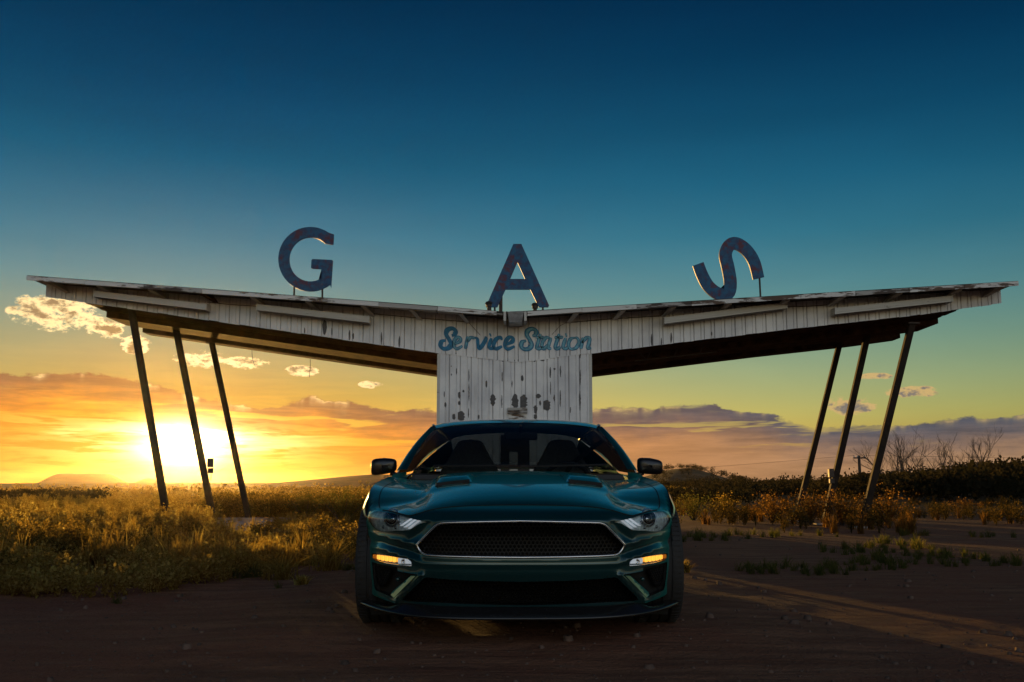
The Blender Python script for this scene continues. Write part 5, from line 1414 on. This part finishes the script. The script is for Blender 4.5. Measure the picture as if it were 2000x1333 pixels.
shrub('shrub', 1640, 21.3, .85, .75, 'straw', 'orange dry shrub between the two front right columns')
shrub('shrub', 1732, 21.0, .90, .8, 'straw', 'orange dry shrub right of the foremost right column')
shrub('shrub', 1470, 25.0, .45, .6, 'straw', 'pale low shrub left of all the right-hand dry shrubs')
shrub('shrub', 1880, 30.0, .55, 1.0, 'straw', 'low straw shrub near the right edge of the lot')
# bare trees on the rise
def dead_tree(px, y, h, spread, lab, seed, nst=5):
    x = px_xy(px, y); e_ = empty('bare_tree', (x, y, terrain(x, y)), lab, 'tree', 'bare trees on the right rise'); rr = random.Random(seed)
    tr_ = MB(); cr = MB()
    def grow(p, d, L, r_, dep, mb_):
        pts = [p]; q = p
        for k in range(3):
            d = (d + Vector((rr.gauss(0, .13), rr.gauss(0, .13), rr.gauss(.05, .08)))).normalized(); q = q + d * L / 3; pts.append(q)
        mb_.tube(pts, [r_, r_ * .85, r_ * .7, r_ * .5], 4, cap=False)
        if dep < 4:
            for k in range(3 if dep else 3):
                s_ = pts[rr.choice((1, 2, 3))]; nd = (d + Vector((rr.gauss(0, .45), rr.gauss(0, .45), rr.gauss(.15, .2)))).normalized(); grow(s_, nd, L * rr.uniform(.5, .75), r_ * .55, dep + 1, cr)
    for k in range(nst):
        d = Vector((spread * (k / max(1, nst - 1) - .5) * 2 + rr.gauss(0, .12), rr.gauss(0, .25), 1)).normalized()
        grow(Vector((rr.gauss(0, .15), rr.gauss(0, .15), -.1)), d, h * rr.uniform(.42, .55), .05, 0, tr_)
    tr_.build('trunk', M_BARK, e_, fix=False); cr.build('crown', M_BARK, e_, fix=False)
dead_tree(1755, 70, 4.3, .8, 'largest bare spreading tree, behind the foremost right column', 3, 8)
dead_tree(1795, 74, 3.0, .4, 'slim bare sapling right beside the largest bare tree', 4, 4)
dead_tree(1842, 78, 3.9, .25, 'narrow bare tree, second clump from the right edge', 5, 5)
dead_tree(1915, 80, 4.0, .3, 'rightmost bare tree on the rise', 6, 5)
dead_tree(1880, 84, 3.0, .3, 'faint bare tree between the two rightmost ones', 8, 4)
# utility pole with wires
e_ = empty('utility_pole', (px_xy(1679, 88), 88, terrain(px_xy(1679, 88), 88)), 'wooden utility pole with a crossarm behind the right columns', 'utility pole'); B_ = e_.location.copy()
M_POLE = simple('old_pole_wood', (.05, .035, .028), .9)
ztop = at(1679, 890, 88).z
MB().tube([(B_.x, 88, B_.z - .3), (B_.x, 88, ztop)], [.16, .12], 8).build('pole', M_POLE, e_, B_)
MB().box((B_.x - .52, 87.9, ztop - .28), (B_.x + .52, 88.0, ztop - .16)).build('crossarm', M_POLE, e_, B_)
for q in (-.45, -.15, .45): MB().lathe([(0, ztop - .16), (.05, ztop - .16), (.05, ztop - .02), (0, ztop)], n=8, origin=(B_.x + q, 87.95, 0)).build('insulator', M_TIN, e_, B_)
for q, far in ((-.45, (-26, 260)), (.45, (120, 95))):
    P0 = Vector((B_.x + q, 87.95, ztop)); P1 = Vector((far[0] + B_.x, far[1], ztop + 2.0))
    MB().tube([P0.lerp(P1, t) - Vector((0, 0, 1.2 * math.sin(math.pi * t))) for t in np.linspace(0, 1, 12)], .012, 4).build('power_wire', M_DARK, e_, B_)
# loose stones and clods on the lot
VV, FF, off = [], [], 0
cube = np.array([(-1, -1, -.6), (1, -1, -.6), (1, 1, -.6), (-1, 1, -.6), (-.7, -.7, .7), (.7, -.7, .7), (.7, .7, .7), (-.7, .7, .7)]); cf = np.array([(0, 1, 5, 4), (1, 2, 6, 5), (2, 3, 7, 6), (3, 0, 4, 7), (4, 5, 6, 7)])
for _ in range(3000):
    y = 3.6 * (16 / 3.6) ** rg.random(); x = rg.uniform(-.56, .56) * y
    s_ = .0028 * (1 + rg.pareto(2.0)); s_ = min(s_, .022)
    Q = cube * (1 + rg.normal(0, .22, (8, 3))) * s_; a = rg.uniform(0, 6.3); c, q = np.cos(a), np.sin(a)
    W = np.stack([Q[:, 0] * c - Q[:, 1] * q + x, Q[:, 0] * q + Q[:, 1] * c + y, Q[:, 2] + terrain(x, y) + s_ * .3], 1); VV.append(W); FF.append(cf + off); off += 8
tag(np_mesh('pebbles', np.concatenate(VV), np.concatenate(FF), simple('pebble', (.085, .052, .038), .9, var=.5, scale=12)), 'loose pebbles and clods on the dirt lot', 'pebbles', kind='stuff')

# ------------------------------------------------------------------ evening haze
hz = MB().box((-1600, -1600, -6), (1600, 1600, 19)).build('haze', simple('tmp', (1, 1, 1)))
mh = bpy.data.materials.new('haze_air'); mh.use_nodes = True; nt = mh.node_tree; nt.nodes.clear()
out = nt.nodes.new('ShaderNodeOutputMaterial'); pv = nt.nodes.new('ShaderNodeVolumePrincipled')
pv.inputs['Color'].default_value = (.95, .80, .60, 1); pv.inputs['Density'].default_value = 0.00005; pv.inputs['Anisotropy'].default_value = .9
nt.links.new(pv.outputs[0], out.inputs['Volume'])
hz.data.materials.clear(); hz.data.materials.append(mh); hz['kind'] = 'stuff'
tag(hz, 'thin golden evening haze over the whole place', 'haze')
